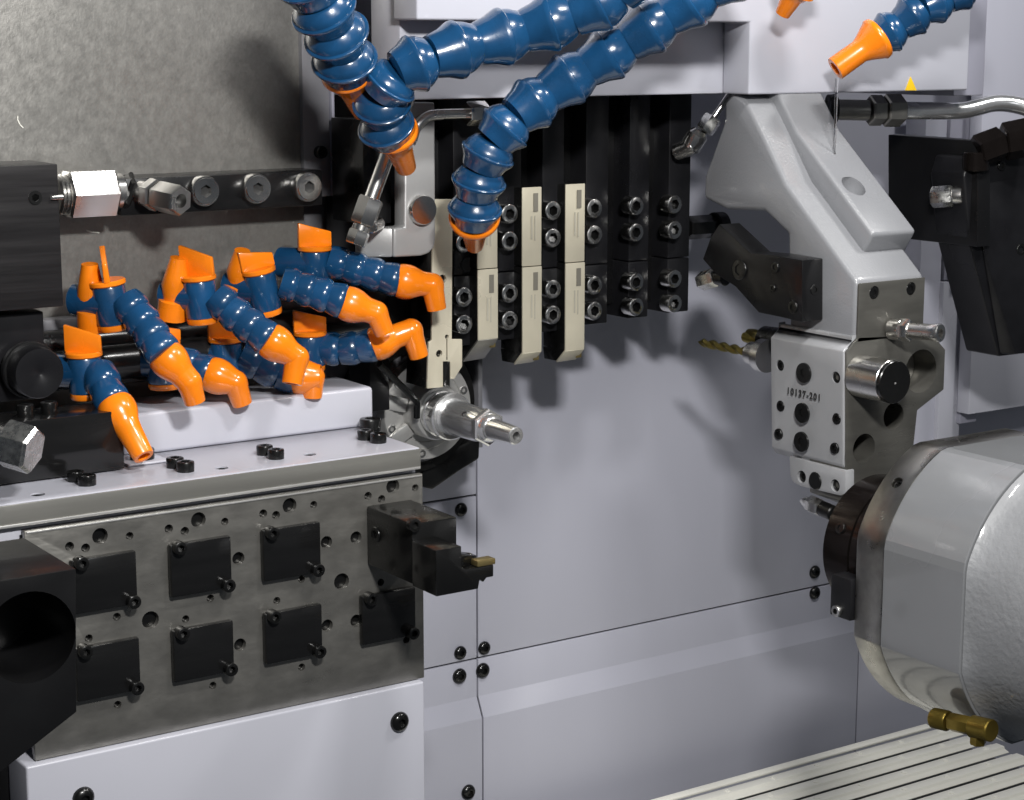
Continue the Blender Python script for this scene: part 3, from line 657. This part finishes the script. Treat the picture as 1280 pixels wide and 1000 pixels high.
# =================================================================== black boring holder on the arm's side
HX = AX-.016
def h5(x, y): return yz(840+x/5.555, 270+y/5.555, HX)
t = bh = thing('boring_holder', 'angular black tool holder bolted to the left side of the white cast arm', 'tool holder', (HX, .03, .08))
pol = [h5(*p_) for p_ in ((212, 300), (262, 160), (328, 55), (545, 258), (700, 272), (905, 306), (905, 738), (740, 700), (600, 672), (440, 492), (300, 402))]
MB().prism(pol, 'x', HX, AX-.0005, .0007).build('holder_body', 'black_paint', bh)
q = PX(975, 318, HX+.004)
for px, py, r in ((970, 334, .0030), (967, 360, .0022), (925, 337, .0060), (992, 384, .0036)):
    inst('screw', SK_BLACK, bh, PX(px, py, HX), -XF, (r, r, .0012))
inst('screw', SK_BLACK, bh, Vector((HX+.009, h5(905, 400)[0], PX(1010, 361, HX+.009).z)), AXF, (.003, .003, .001))
low = [h5(*p_) for p_ in ((430, 505), (690, 525), (745, 560), (745, 690), (600, 672))]
MB().prism(low, 'x', HX+.002, HX+.015, .0005).build('lower_arm', 'black_oxide', bh)
qa = PX(876, 352, HX+.008)
t = thing('nozzle_tip', 'small grey coolant nozzle tip under the left end of the black holder', 'nozzle', qa)
MB().hexn(qa, qa+Vector((.002, -.012, .004)), .0058).build('hex_body', 'zinc', t)
MB().cyl(qa+Vector((.002, -.012, .004)), qa+Vector((.003, -.020, .004)), .0048).build('stub', 'black_oxide', t)
t = thing('rear_fitting', 'grey hexagonal fitting between the gang post and the black holder', 'fitting', P(872, 295, .09))
qa = P(858, 285, .10); MB().hexn(qa, qa+Vector((.022, 0, 0)), .0075).build('hex_body', 'black_oxide', t)
MB().cyl(qa+Vector((.022, 0, 0)), qa+Vector((.030, 0, 0)), .0088).build('collar', 'anodised', t)
# small oil fitting by the top of the gang post
t = thing('oil_fitting', 'wet steel oil fitting and thin pipe in the dark gap above the cast arm', 'fitting', P(870, 185, .08))
qa = P(846, 190, .080); qb = P(870, 181, .066); qc_ = P(885, 157, .060); qd = P(905, 128, .056)
MB().cyl(qa, qb, .0052).build('union', 'bright_steel', t)
MB().lathe([(0, .0058), (.003, .0066), (.009, .0064), (.012, .004)], qa+(qb-qa)*.7, qc_-qb, 20).build('elbow', 'bright_steel', t)
d = (qd-qc_).normalized(); MB().hexn(qc_-d*.004, qc_+d*.006, .0058).build('hex_nut', 'zinc', t)
MB().tube([qc_, qd, qd+d*.02], .0022, 12).build('pipe', 'bright_steel', t)
# =================================================================== sub spindle at the lower right
SPY = -.170; sxl = P(1105, 680, SPY).x
zta = P(1105, 680, SPY).z; zba = P(1105, 806, SPY).z
pc = P(1180, 560, SPY); rx = pc.x-sxl; rz = pc.z-zta
zc = (zta+zba)/2
k1 = zta-zc; k2 = pc.z-zc
scx = (pc.x**2+k2**2-sxl**2-k1**2)/(2*(pc.x-sxl)); RC = math.hypot(scx-sxl, k1); HX_ = scx-sxl; HZ_ = k2
def rsq(off=0., k=0., rr=0.):
    # circle cut by four flats; k blends towards a plain circle of radius rr
    out = []
    for i in range(96):
        an = 2*math.pi*i/96+.02
        x = RC*math.cos(an); z = RC*math.sin(an)
        x = max(-HX_, min(HX_, x)); z = max(-HZ_, min(HZ_, z))
        if k: x = x*(1-k)+rr*math.cos(an)*k; z = z*(1-k)+rr*math.sin(an)*k
        f_ = 1+off/RC
        out.append((scx+x*f_, zc+z*f_))
    return out
y_pl = PX(1070, 670, sxl).y; y_bd = PX(1205, 710, sxl).y
t = sub = thing('sub_spindle', 'large grey sub spindle head with black nose and steel ring at the lower right', 'spindle', (scx, SPY, zc))
cut = MB(); q = P(1127, 610, (y_pl+SPY)/2); q = Vector((q.x, q.y, q.z))
rad = Vector((q.x-scx, 0, q.z-zc)).normalized(); q = Vector((scx, q.y, zc))+rad*RC; cut.cyl(q+rad*.004, q-rad*.006, .0033, 20, .00001)
MB().prism(rsq(-.0006), 'y', SPY+.0004, y_pl, .0007).build('steel_ring', 'ground_steel', sub, smooth=8, cut=cut)
inst('screw', SK_BLACK, sub, q-rad*.005, rad, (.0027, .0027, .003))
MB().prism(rsq(), 'y', y_bd, SPY, .0005).build('body', 'body_paint', sub, smooth=8)
# cast bulge behind: lofted rounded section
def loft(secs, name, m):
    mb = MB(); R = [[mb.bm.verts.new((x, y, z)) for x, z in sec] for y, sec in secs]
    n = len(R[0])
    for a, b in zip(R, R[1:]):
        for i in range(n): mb.bm.faces.new((a[i], a[(i+1) % n], b[(i+1) % n], b[i]))
    mb.bm.faces.new(R[0]); mb.bm.faces.new(R[-1])
    return mb.build(name, m, sub, smooth=50)
loft([(y_bd-.0004, rsq(-.0015)), (y_bd-.003, rsq(-.0030, .3, RC*.97)), (y_bd-.009, rsq(-.0035, .6, RC*.96)), (y_bd-.020, rsq(-.003, .85, RC*.94)), (y_bd-.05, rsq(0, 1, RC*.90)), (y_bd-.16, rsq(0, 1, RC*.90))], 'rear_casting', 'rough_cast')
ye = y_pl+.036; qn = P(1028, 689, ye-.004); NR = 89/F*((qn-CAM).dot(cf)); NX = qn.x+NR; NZ = qn.z
MB().lathe([(0, NR), (.012, NR), (.012, NR-.0015), (.0135, NR-.0015), (.0135, NR), (.0325, NR-.001), (.036, NR-.005), (.0365, NR-.010), (.0365, .02), (.02, .019)], (NX, y_pl+.0002, NZ), (0, 1, 0), 64).build('nose', 'bronze_black', sub)
inst('screw', SK_BLACK, sub, Vector((NX-NR*.92, y_pl+.022, NZ+NR*.38)), (-1, 0, .4), (.003, .003, .001))
q = P(1037, 768, y_pl+.016)
MB().box((q.x, y_pl+.001, q.z), (q.x+.04, y_pl+.016, q.z+.022), .0008).build('lower_lug', 'anodised', sub)
inst('screw', SK_STEEL, sub, Vector((q.x, y_pl+.010, q.z+.0035)), (-1, 0, 0), (.0030, .0030, .002))
# brass drain plug under it
t = thing('brass_plug', 'wet brass drain plug hanging under the grey sub spindle', 'plug', P(1200, 912, y_bd))
qa = P(1166, 897, y_bd+.02); d = Vector((.08, -1, .10)).normalized()
MB().lathe([(0, .0044), (.001, .0052), (.009, .0052), (.010, .0046)], qa, d, 24).build('plug_head', 'brass', t)
MB().hexn(qa+d*.011, qa+d*.024, .0048).build('hex_body', 'brass', t)
MB().cyl(qa+d*.024, qa+d*.036, .0056).build('plug_end', 'brass', t)
MB().hexn(qa+d*.028+Vector((0, 0, -.001)), qa+d*.028+Vector((0, 0, -.0085)), .0040).build('drain_nut', 'brass', t)
# =================================================================== cream slatted cover, lower right
SZL = -.285
t = sl = thing('slatted_cover', 'cream coloured slatted cover with rows of rivets at the lower right corner', 'cover', PZ(1000, 960, SZL))
ys = [PZ(x, 999, SZL).y for x in (849, 918, 991, 1068, 1139)]
stp = (ys[0]-ys[-1])/4
xe0 = PZ(1150, 905, SZL).x
riv = MB().lathe([(0, 1), (.3, .95), (.45, .6), (.45, .25), (.3, .2)], (0, 0, 0), (0, 0, 1), 12).mesh('rivet', 'cream_paint')
MB().box((.02, ys[0]-8.5*stp, SZL-.02), (xe0+.012, ys[0]+stp*.4, SZL-.009), 0).build('bed', 'black_paint', sl)
slm = None
for k in range(9):
    y1_ = ys[0]-stp*(k-1)-.0004; y0_ = ys[0]-stp*k+.0040
    if k == 0: y1_ = ys[0]+stp*.48
    yc = (y0_+y1_)/2; hh = (y1_-y0_)/2
    a_ = .35*hh
    sec = [(y0_, SZL-.0026), (y0_, SZL-.0018), (y0_+hh*.45, SZL-.0006), (y0_+hh*.55, SZL+.0013), (y1_-hh*.6, SZL+.0013), (y1_-hh*.5, SZL-.0006), (y1_, SZL-.0012), (y1_, SZL-.0026)]
    if k == 0: sec = [(y0_, SZL-.0026), (y0_, SZL-.0006), (y1_-.001, SZL+.0005), (y1_, SZL-.0026)]
    xe_k = xe0+(.004 if k == 0 else .012+.003*(k % 2))
    if k > 1 and slm:
        o = bpy.data.objects.new('slat', slm); COL.objects.link(o); o.location = (slc.x+.003*(k % 2)-.003, slc.y-stp*(k-1), slc.z); hang(o, sl)
    else:
        o = MB().prism(sec, 'x', .02, xe_k, .0007, 2).build('slat', 'cream_paint', sl)
        if k == 1: slm = o.data; slc = o.location.copy()
    if k:
        for j in range(9):
            xx = xe0-.012-.0415*j+(.012 if k % 2 else -.010)
            inst('rivet', riv, sl, (xx, yc+hh*.0, SZL+.0013), (0, 0, 1), (.0024, .0024, .0016))
# =================================================================== right hand frames, bracket and pipes
RY = .135
t = thing('door_frame', 'lavender grey vertical frame strips with screw right of the tool block', 'frame', P(1180, 500, RY))
def vstrip(x0, x1, y, ztop, zbot, name, m, par, th_=.012, bev=.0008):
    a = P(x0, 450, y).x; b = P(x1, 450, y).x
    return MB().box((a, y, P((x0+x1)/2, zbot, y).z), (b, y+th_, P((x0+x1)/2, ztop, y).z), bev).build(name, m, par)
vstrip(1146, 1172, RY+.004, 140, 640, 'post', 'wall_paint', t, .02)
vstrip(1176, 1203, RY, 352, 640, 'frame_strip', 'white_paint', t, .02)
vstrip(1176, 1203, RY+.003, 140, 350, 'upper_strip', 'blue_grey_paint', t, .02)
inst('screw', SK_STEEL, t, P(1198, 366, RY), AXF, (.0046, .0046, .004))
t = thing('dark_channel', 'dark blue grey vertical channel between the frame strip and the white door', 'channel', P(1210, 500, RY))
vstrip(1203.5, 1224, RY-.004, 140, 528, 'channel', 'blue_grey_paint', t, .02)
t = thing('white_door', 'white door panel at the right edge behind the black bracket', 'door', P(1250, 500, RY-.02))
dyy = RY-.016
a = P(1214, 450, dyy).x
MB().box((a, dyy, P(1240, 514, dyy).z), (a+.4, dyy+.012, P(1240, 342, dyy).z), .001).build('door_panel', 'white_paint', t)
a = P(1208, 330, dyy).x
MB().box((a, dyy, P(1240, 338, dyy).z), (a+.4, dyy+.012, P(1240, 300, dyy).z), .001).build('door_rail', 'white_paint', t)
a = P(1232, 60, dyy).x
MB().box((a, dyy, P(1240, 200, dyy).z), (a+.4, dyy+.012, .36), .001).build('upper_panel', 'wall_paint', t)
# black bracket: plate running towards the viewer and a heavy casting in front
KX = P(1110, 240, .10).x
t = thing('black_bracket', 'heavy black bracket and casting at the right edge under the silver pipe', 'bracket', P(1180, 300, .05))
kp = [yz(1110, 168, KX), yz(1110, 296, KX), yz(1222, 309, KX), yz(1222, 176, KX)]
MB().prism(kp, 'x', KX, KX+.012, .0008).build('bracket_plate', 'black_paint', t)
KY = PX(1205, 250, KX).y-.006
def kk(x, y): return xz(x, y, KY)
cast = [kk(1205, 220), kk(1212, 196), kk(1250, 188), kk(1300, 186), kk(1300, 440), kk(1249, 446), kk(1222, 340), kk(1212, 300)]
MB().prism(cast, 'y', KY, KY+.030, .002, 3).build('front_casting', 'anodised', t)
MB().hull([Vector((*kk(1226, 262), 0)).xzy, Vector((*kk(1300, 250), 0)).xzy, Vector((*kk(1300, 330), 0)).xzy, Vector((*kk(1258, 336), 0)).xzy] and
          [(kk(x, y)[0], KY+dy_, kk(x, y)[1]) for x, y, dy_ in ((1222, 230, -.0005), (1300, 215, -.0005), (1225, 300, -.0005), (1258, 345, -.010), (1300, 335, -.010), (1256, 440, -.010), (1300, 436, -.010), (1249, 442, -.0005), (1300, 440, -.0005))], .001).build('casting_face', 'anodised', t)
inst('screw', SK_BLACK, t, P(1274, 312, KY-.006), AXF, (.0042, .0042, .002))
inst('screw', SK_BLACK, t, P(1251, 207, KY), AXF, (.0034, .0034, .0014))
t = thing('bracket_nozzle', 'bright grey hex fitting on the face of the black bracket at right', 'fitting', P(1188, 250, .06))
qa = PX(1203, 244, KX-.004); d = Vector((-.5, .85, -.1)).normalized()
MB().hexn(qa+d*.006, qa+d*.020, .0070).build('hex_body', 'zinc', t)
MB().lathe([(0, .0052), (.004, .0056), (.007, .0050)], qa, d, 20).build('collar', 'bright_steel', t)
# silver pipe with couplings
PYY = .045
t = thing('silver_pipe', 'silver hydraulic pipe with black couplings bending across the upper right', 'pipe', P(1150, 137, PYY))
qa = P(1034, 137, .075); qb = P(1086, 138, .062); qc_ = P(1127, 138, .055)
MB().lathe([(0, .0095), (.004, .0100), (.006, .0085)], qa, qb-qa, 28).build('flange', 'black_oxide', t)
MB().cyl(qa, qb, .0066).build('nipple', 'plate_steel', t)
d = (qc_-qb).normalized(); L = (qc_-qb).length
MB().hexn(qb, qb+d*L*.42, .0098).build('hex_nut', 'plate_steel', t)
MB().hexn(qb+d*L*.46, qc_, .0105).build('hex_nut', 'plate_steel', t)
pts = smooth_path([qc_-d*.004, P(1160, 138.5, .05), P(1200, 138.5, .044), P(1222, 134, .040), P(1245, 129, .036), P(1270, 131, .03), P(1300, 140, .02)], 6)
MB().tube(pts, .0056, 18).build('pipe', 'aluminium', t)
t = thing('elbow_fitting', 'dark bronze hex elbow fitting on top of the black casting at right', 'fitting', P(1240, 185, .03))
qa = P(1220, 190, .024); qb = P(1252, 178, .018); qc_ = P(1300, 168, .005); d = (qb-qa).normalized()
MB().hexn(qa, qb, .0110).build('hex_body', 'bronze_black', t); d = (qc_-qb)
MB().hexn(qb+d*.05, qc_, .0125).build('hex_nut', 'bronze_black', t)
MB().cyl(qa+Vector((0, 0, -.012)), qa, .0085).build('neck', 'bronze_black', t)
# =================================================================== rails behind the hoses
t = thing('coolant_rail', 'pair of glossy black coolant rails running behind the small hoses', 'rail', P(250, 430, .1))
for px, py, y, r in ((250, 414, .108, .0075), (250, 442, .100, .0095)):
    q = P(px, py, y); MB().cyl((-.36, y, q.z), (P(466, py, y).x, y, q.z), r, 28).build('rail_tube', 'black_paint', t)
MB().box((-.30, .100, P(250, 470, .1).z), (P(462, 440, .1).x, .114, P(250, 452, .1).z), .001).build('rail_body', 'black_paint', t)
q = P(250, 380, .12); tag(MB().box((-.36, .113, P(200, 402, .113).z), (P(452, 396, .113).x, .123, P(200, 388, .113).z), .0015).build('grey_ledge', 'grey_paint'), 'narrow grey metal ledge behind the small hoses under the mottled sheet', 'ledge')
t = thing('dark_bushing', 'dark bushing and block in shadow between the rails and the chuck', 'block', P(470, 440, .11))
MB().box((P(462, 450, .1).x, .100, LZ+.0005), (P(487, 450, .1).x, .125, P(470, 330, .1).z), .001).build('block', 'black_paint', t)
MB().box((P(440, 450, .112).x, .112, P(470, 420, .112).z), (P(540, 450, .112).x, .14, P(500, 322, .112).z), .001).build('upper_block', 'anodised', t)
for px, py in ((60, 512), (100, 520), (125, 516)):
    q = P(px, py, .052); pass
for k, (px, py) in enumerate(((20, 509), (52, 507))):
    q = PZ(px, py+6, P(100, 519, CY).z); inst('screw', SK_BLACK, t, (q.x, .052, P(100, 519, CY).z), (0, 0, 1), (.0042, .0042, .006))
# =================================================================== segmented hoses
BEAD_BIG = MB().lathe([(-.02, .55), (.0, .66), (.05, .73), (.13, .79), (.22, .87), (.32, .915), (.40, .925), (.405, .98), (.43, 1.01), (.49, 1.01), (.53, .985), (.74, .83), (.94, .76), (1.02, .72), (1.03, .5)], (0, 0, 0), (0, 0, 1), 32).mesh('segment', 'blue_plastic', 50)
BEAD_SMALL = MB().lathe([(-.03, .70), (0, .87), (.10, .90), (.30, .945), (.52, .985), (.62, 1.0), (.74, .99), (.86, .95), (.96, .90), (1.02, .84), (1.04, .7)], (0, 0, 0), (0, 0, 1), 32).mesh('segment', 'blue_plastic', 50)
def hose(t, pts, r, bead, pitch):
    pth = smooth_path(pts, 24); L = [0]
    for a, b in zip(pth, pth[1:]): L.append(L[-1]+(b-a).length)
    if isinstance(pitch, (int, float)): pitch = (pitch, pitch, 1.)
    cuts = [0.]
    while cuts[-1] < L[-1]:
        k = min(1, max(0, (cuts[-1]/L[-1]-pitch[2]+.1)/.2)); cuts.append(cuts[-1]+r*(pitch[0]*(1-k)+pitch[1]*k))
    if len(cuts) > 2 and cuts[-1]-L[-1] > L[-1]-cuts[-2]: cuts.pop()
    k = L[-1]/cuts[-1]; cuts = [c_*k for c_ in cuts]; n = len(cuts)-1
    def atl(s_):
        for i in range(len(L)-1):
            if L[i+1] >= s_: 
                k = (s_-L[i])/max(1e-9, L[i+1]-L[i]); return pth[i].lerp(pth[i+1], k)
        return pth[-1]
    for i in range(n):
        a = atl(cuts[i]); b = atl(cuts[i+1])
        inst('segment', bead, t, a, b-a, (r*(1+.01*random.uniform(-1, 1)), r, (b-a).length), random.random())
    return n
SR = .0101
GRP = 'small coolant hoses on the black rail'
def small(label, body, bead_pts, noz, handle, bottom=True, fitting=None, tilt=0., hr=1.0, r=SR):
    """body: (px, py_top, py_bottom, Y); bead_pts: px,py,Y ; noz: list px,py,Y,rad ; handle: yaw of paddle, px height"""
    bx, bt, bb, by = body
    a = P(bx, bb, by); b = P(bx, bt, by); ax = (b-a).normalized()
    lean = Vector((tilt, 0, 1)).normalized(); L = (b-a).length; b = a+lean*L
    t = thing('coolant_hose', label, 'hose', a, GRP)
    rb = r*.84
    MB().lathe([(0, rb*.96), (.0008, rb), (L-.0008, rb), (L, rb*.96)], a, lean, 32).build('valve_body', 'blue_plastic', t)
    if bottom: MB().lathe([(0, rb*.9), (.001, rb*.97), (.003, rb*.97), (.0032, rb*.9)], a-lean*.0033, lean, 32).build('bottom_cap', 'orange_plastic', t)
    yw, hp = handle
    hh = hp/2390*(a-CAM).length
    hd = MB().lathe([(0, rb*1.02), (.0006, rb*1.10), (.0022, rb*1.10), (.0028, rb*1.02)], b+lean*.0002, lean, 32)
    u_ = Vector((math.cos(yw), math.sin(yw), 0)); v_ = lean.cross(u_).normalized(); u_ = v_.cross(lean)
    c = b+lean*.0026
    hd.hull([c+u_*s_*rb*1.12+v_*w_*.0016 for s_ in (-1, 1) for w_ in (-1, 1)]+[c+u_*(-rb*1.10)+lean*hh+v_*w_*.0015 for w_ in (-1, 1)]+[c+u_*(rb*1.12)+lean*hh*.60+v_*w_*.0012 for w_ in (-1, 1)], .0006)
    hd.build('handle', 'orange_plastic', t)
    m_ = (a+b)/2
    # horizontal stub going back to the rail
    MB().cyl(m_+Vector((0, 0, L*.06)), m_+Vector((-.012, .018, L*.06)), r*.84, 24).build('stub', 'blue_plastic', t)
    if fitting:
        f0 = P(*fitting[0]); f1 = P(*fitting[1]); pm = f0.lerp(f1, .45)
        MB().tube([f0, f0.lerp(f1, .3), pm, f0.lerp(f1, .68), f0.lerp(f1, .70), f1], [r*.42, r*.62, r*.72, r*.55, r*.78, r*.78], 20).build('orange_elbow', 'orange_plastic', t)
    pts = [P(*p_) for p_ in bead_pts]
    hose(t, pts, r*.94, BEAD_SMALL, 1.08)
    p0 = P(*noz[0][:3]); tip = P(*noz[-1][:3])
    el = P(*noz[3][:3]) if len(noz) > 4 else None
    d1 = ((el if el else tip)-p0).normalized(); L1_ = ((el if el else tip)-p0).length; k = r/.0101*.95
    nb = MB()
    prof = [(-.0015, .0070*k), (-.001, .0090*k), (.0006, .0099*k), (.003, .0102*k), (.0055, .0101*k), (.008, .0095*k), (.0105, .0084*k), (.0125, .0075*k), (.0135, .0072*k)]
    if el:
        nb.lathe(prof+[(max(L1_, .0145), .0069*k)], p0, d1, 32)
        d2 = (tip-el).normalized(); L2 = (tip-el).length; R_ = .0070*k
        nb.lathe([(R_*math.sin(math.radians(a_)), max(.0001, R_*math.cos(math.radians(a_)))) for a_ in range(-90, 91, 15)], el, d2, 28)
        nb.lathe([(0, R_), (.002, R_*.97), (.004, .0063*k), (L2-.0005, .0057*k), (L2, .0055*k), (L2, .0036*k), (L2-.006, .0035*k)], el, d2, 28)
    else:
        nb.lathe(prof+[(.018, .0066*k), (L1_-.0006, .0056*k), (L1_, .0053*k), (L1_, .0034*k), (L1_-.007, .0033*k)], p0, d1, 32)
    nb.build('nozzle', 'orange_plastic', t, smooth=40)
    return t
small('short hose furthest left with a straight nozzle dripping onto the ledge', (108, 446, 490, .072), [(122, 462, .068), (131, 484, .060), (142, 506, .050)],
      [(143, 505, .050, 9.6), (150, 519, .044, 11.0), (158, 533, .040, 9.2), (180, 571, .028, 5.2)], (-.75, 34), tilt=-.03)
small('long hose at left with bent nozzle, hanging above the short straight nozzle', (142, 356, 404, .075), [(156, 374, .070), (180, 405, .060), (206, 444, .046)],
      [(205, 443, .046, 9.6), (214, 453, .043, 11.2), (226, 465, .041, 9.5), (236, 477, .040, 6.2), (244, 503, .040, 5.4)], (-1.95, 40), tilt=-.12, fitting=((112, 330, .080), (116, 412, .085)))
small('lower hose mostly hidden behind the long left hose beside its nozzle', (205, 432, 478, .088), [(222, 452, .085), (252, 463, .076), (266, 468, .070)],
      [(262, 467, .070, 9.4), (274, 471, .067, 10.8), (286, 474, .064, 8.4), (294, 478, .062, 6.2), (303, 505, .062, 5.4)], (-.2, 22))
small('hose second from left in the upper row with a spread orange elbow behind', (253, 350, 396, .078), [(268, 370, .073), (300, 398, .064), (338, 426, .052)],
      [(336, 424, .052, 9.6), (346, 430, .049, 11.2), (360, 438, .047, 9.5), (371, 447, .046, 6.6), (365, 480, .044, 5.8)], (-.95, 38), tilt=-.08, fitting=((223, 322, .083), (214, 398, .09)))
small('shadowed lower middle hose, its nozzle half hidden by the nozzle above', (283, 428, 470, .090), [(300, 445, .088), (340, 464, .080), (372, 474, .074)],
      [(368, 471, .074, 9.4), (378, 472, .071, 10.4), (386, 471, .069, 8.2), (391, 471, .068, 6.2), (390, 497, .068, 5.6)], (-.2, 26))
small('hose third from left in the upper row with a broad slanted handle', (333, 340, 386, .082), [(352, 352, .078), (390, 364, .070), (432, 378, .060)],
      [(430, 378, .060, 9.4), (440, 381, .058, 11.0), (456, 386, .055, 9.0), (470, 391, .053, 6.4), (481, 416, .052, 5.6)], (-.1, 26), tilt=-.20, fitting=((303, 313, .086), (296, 372, .095)))
small('uppermost small hose with flat upright handle, nozzle in front of the parting tool', (394, 314, 350, .086), [(410, 325, .083), (450, 338, .074), (500, 352, .062)],
      [(498, 351, .062, 9.6), (508, 353, .060, 10.8), (524, 355, .057, 8.6), (540, 356, .055, 6.4), (546, 387, .054, 5.6)], (-.15, 30))
small('lower right hose lying low, its nozzle turned down over the chuck', (388, 420, 456, .092), [(402, 435, .090), (430, 437, .082), (472, 430, .070)],
      [(467, 431, .070, 9.4), (478, 431, .067, 10.6), (494, 424, .064, 8.4), (514, 413, .061, 6.2), (524, 446, .060, 5.6)], (-.15, 28))
BG = 'large coolant hoses hanging from above'
def big(label, pts, noz, r, pitch=1.62):
    q = P(*pts[0]); t = thing('large_coolant_hose', label, 'hose', q, BG)
    if len(pts) > 1: hose(t, [P(*p_) for p_ in pts], r, BEAD_BIG, pitch)
    ps = [P(*p_[:3]) for p_ in noz]; d = (ps[1]-ps[0]).normalized(); L = (ps[1]-ps[0]).length
    R0, R1 = noz[0][3]*.001, noz[1][3]*.001
    MB().lathe([(.002, R0*.80), (0, R0*.94), (.0008, R0*1.0), (.003, R0*1.02), (L*.12, R0*.96), (L*.38, R0*.62), (L*.46, R0*.54), (L-.0005, R1), (L, R1*.96), (L, R1*.6), (L-.006, R1*.58)], ps[0], d, 32).build('nozzle', 'orange_plastic', t, smooth=50)
    return t
big('large blue hose at the upper left, its nozzle half hidden by the next hose', [(380, -40, -.015), (398, 0, -.01), (417, 35, -.003), (431, 70, .006), (434, 92, .012)], [(433, 86, .012, 13.4), (452, 142, .03, 4.4)], .0165, 1.0)
big('large blue hose sweeping left across the white housing, nozzle above the slanting thin tube', [(822, -56, -.062), (768, -4, -.045), (708, 22, -.03), (640, 43, -.015), (575, 61, -.01), (514, 80, -.006), (480, 106, .002), (477, 140, .012), (488, 172, .02)], [(490, 162, .019, 13.2), (508, 210, .036, 5.4)], .0148, (1.72, 1.0, .62))
big('large blue hose in the centre, its nozzle over the gang post screws', [(940, -45, -.07), (880, -10, -.055), (828, 25, -.04), (765, 65, -.025), (705, 103, -.01), (648, 142, -.004), (612, 184, .004), (597, 232, .012), (592, 280, .020)], [(593, 268, .018, 13.6), (593, 307, .042, 5.0)], .0146, (1.72, 1.12, .62))
big('orange nozzle tip poking into the top edge of the photo', [(1015, -40, -.03), (1000, -18, -.028)], [(998, -18, -.028, 11.0), (978, 18, -.018, 4.4)], .0125)
big('large blue hose at the upper right, coolant falling from its orange nozzle', [(1240, -40, -.06), (1190, -6, -.05), (1150, 12, -.043), (1122, 34, -.036), (1096, 50, -.03)], [(1100, 46, -.031, 12.6), (1044, 86, -.02, 7.0)], .0125, 1.35)
qa = P(1046, 98, -.02)
pts = [qa+Vector((0, 0, -.001*i*1.15)) for i in range(0, 60, 3)]
tag(MB().tube(pts, [.0008*(1-i/24)+.00025 for i in range(len(pts))], 10).build('coolant_stream', 'coolant'), 'thin thread of clear coolant falling from the upper right orange nozzle', 'liquid')

sheet = bpy.data.objects['steel_sheet']
for pts in (((22, 145), (22, 150), (25, 156), (29, 160)), ((108, 288), (115, 290), (124, 291))):
    MB().tube([P(x, y, SH-.0002) for x, y in pts], .00035, 8).build('scratch', 'cream_paint', sheet)
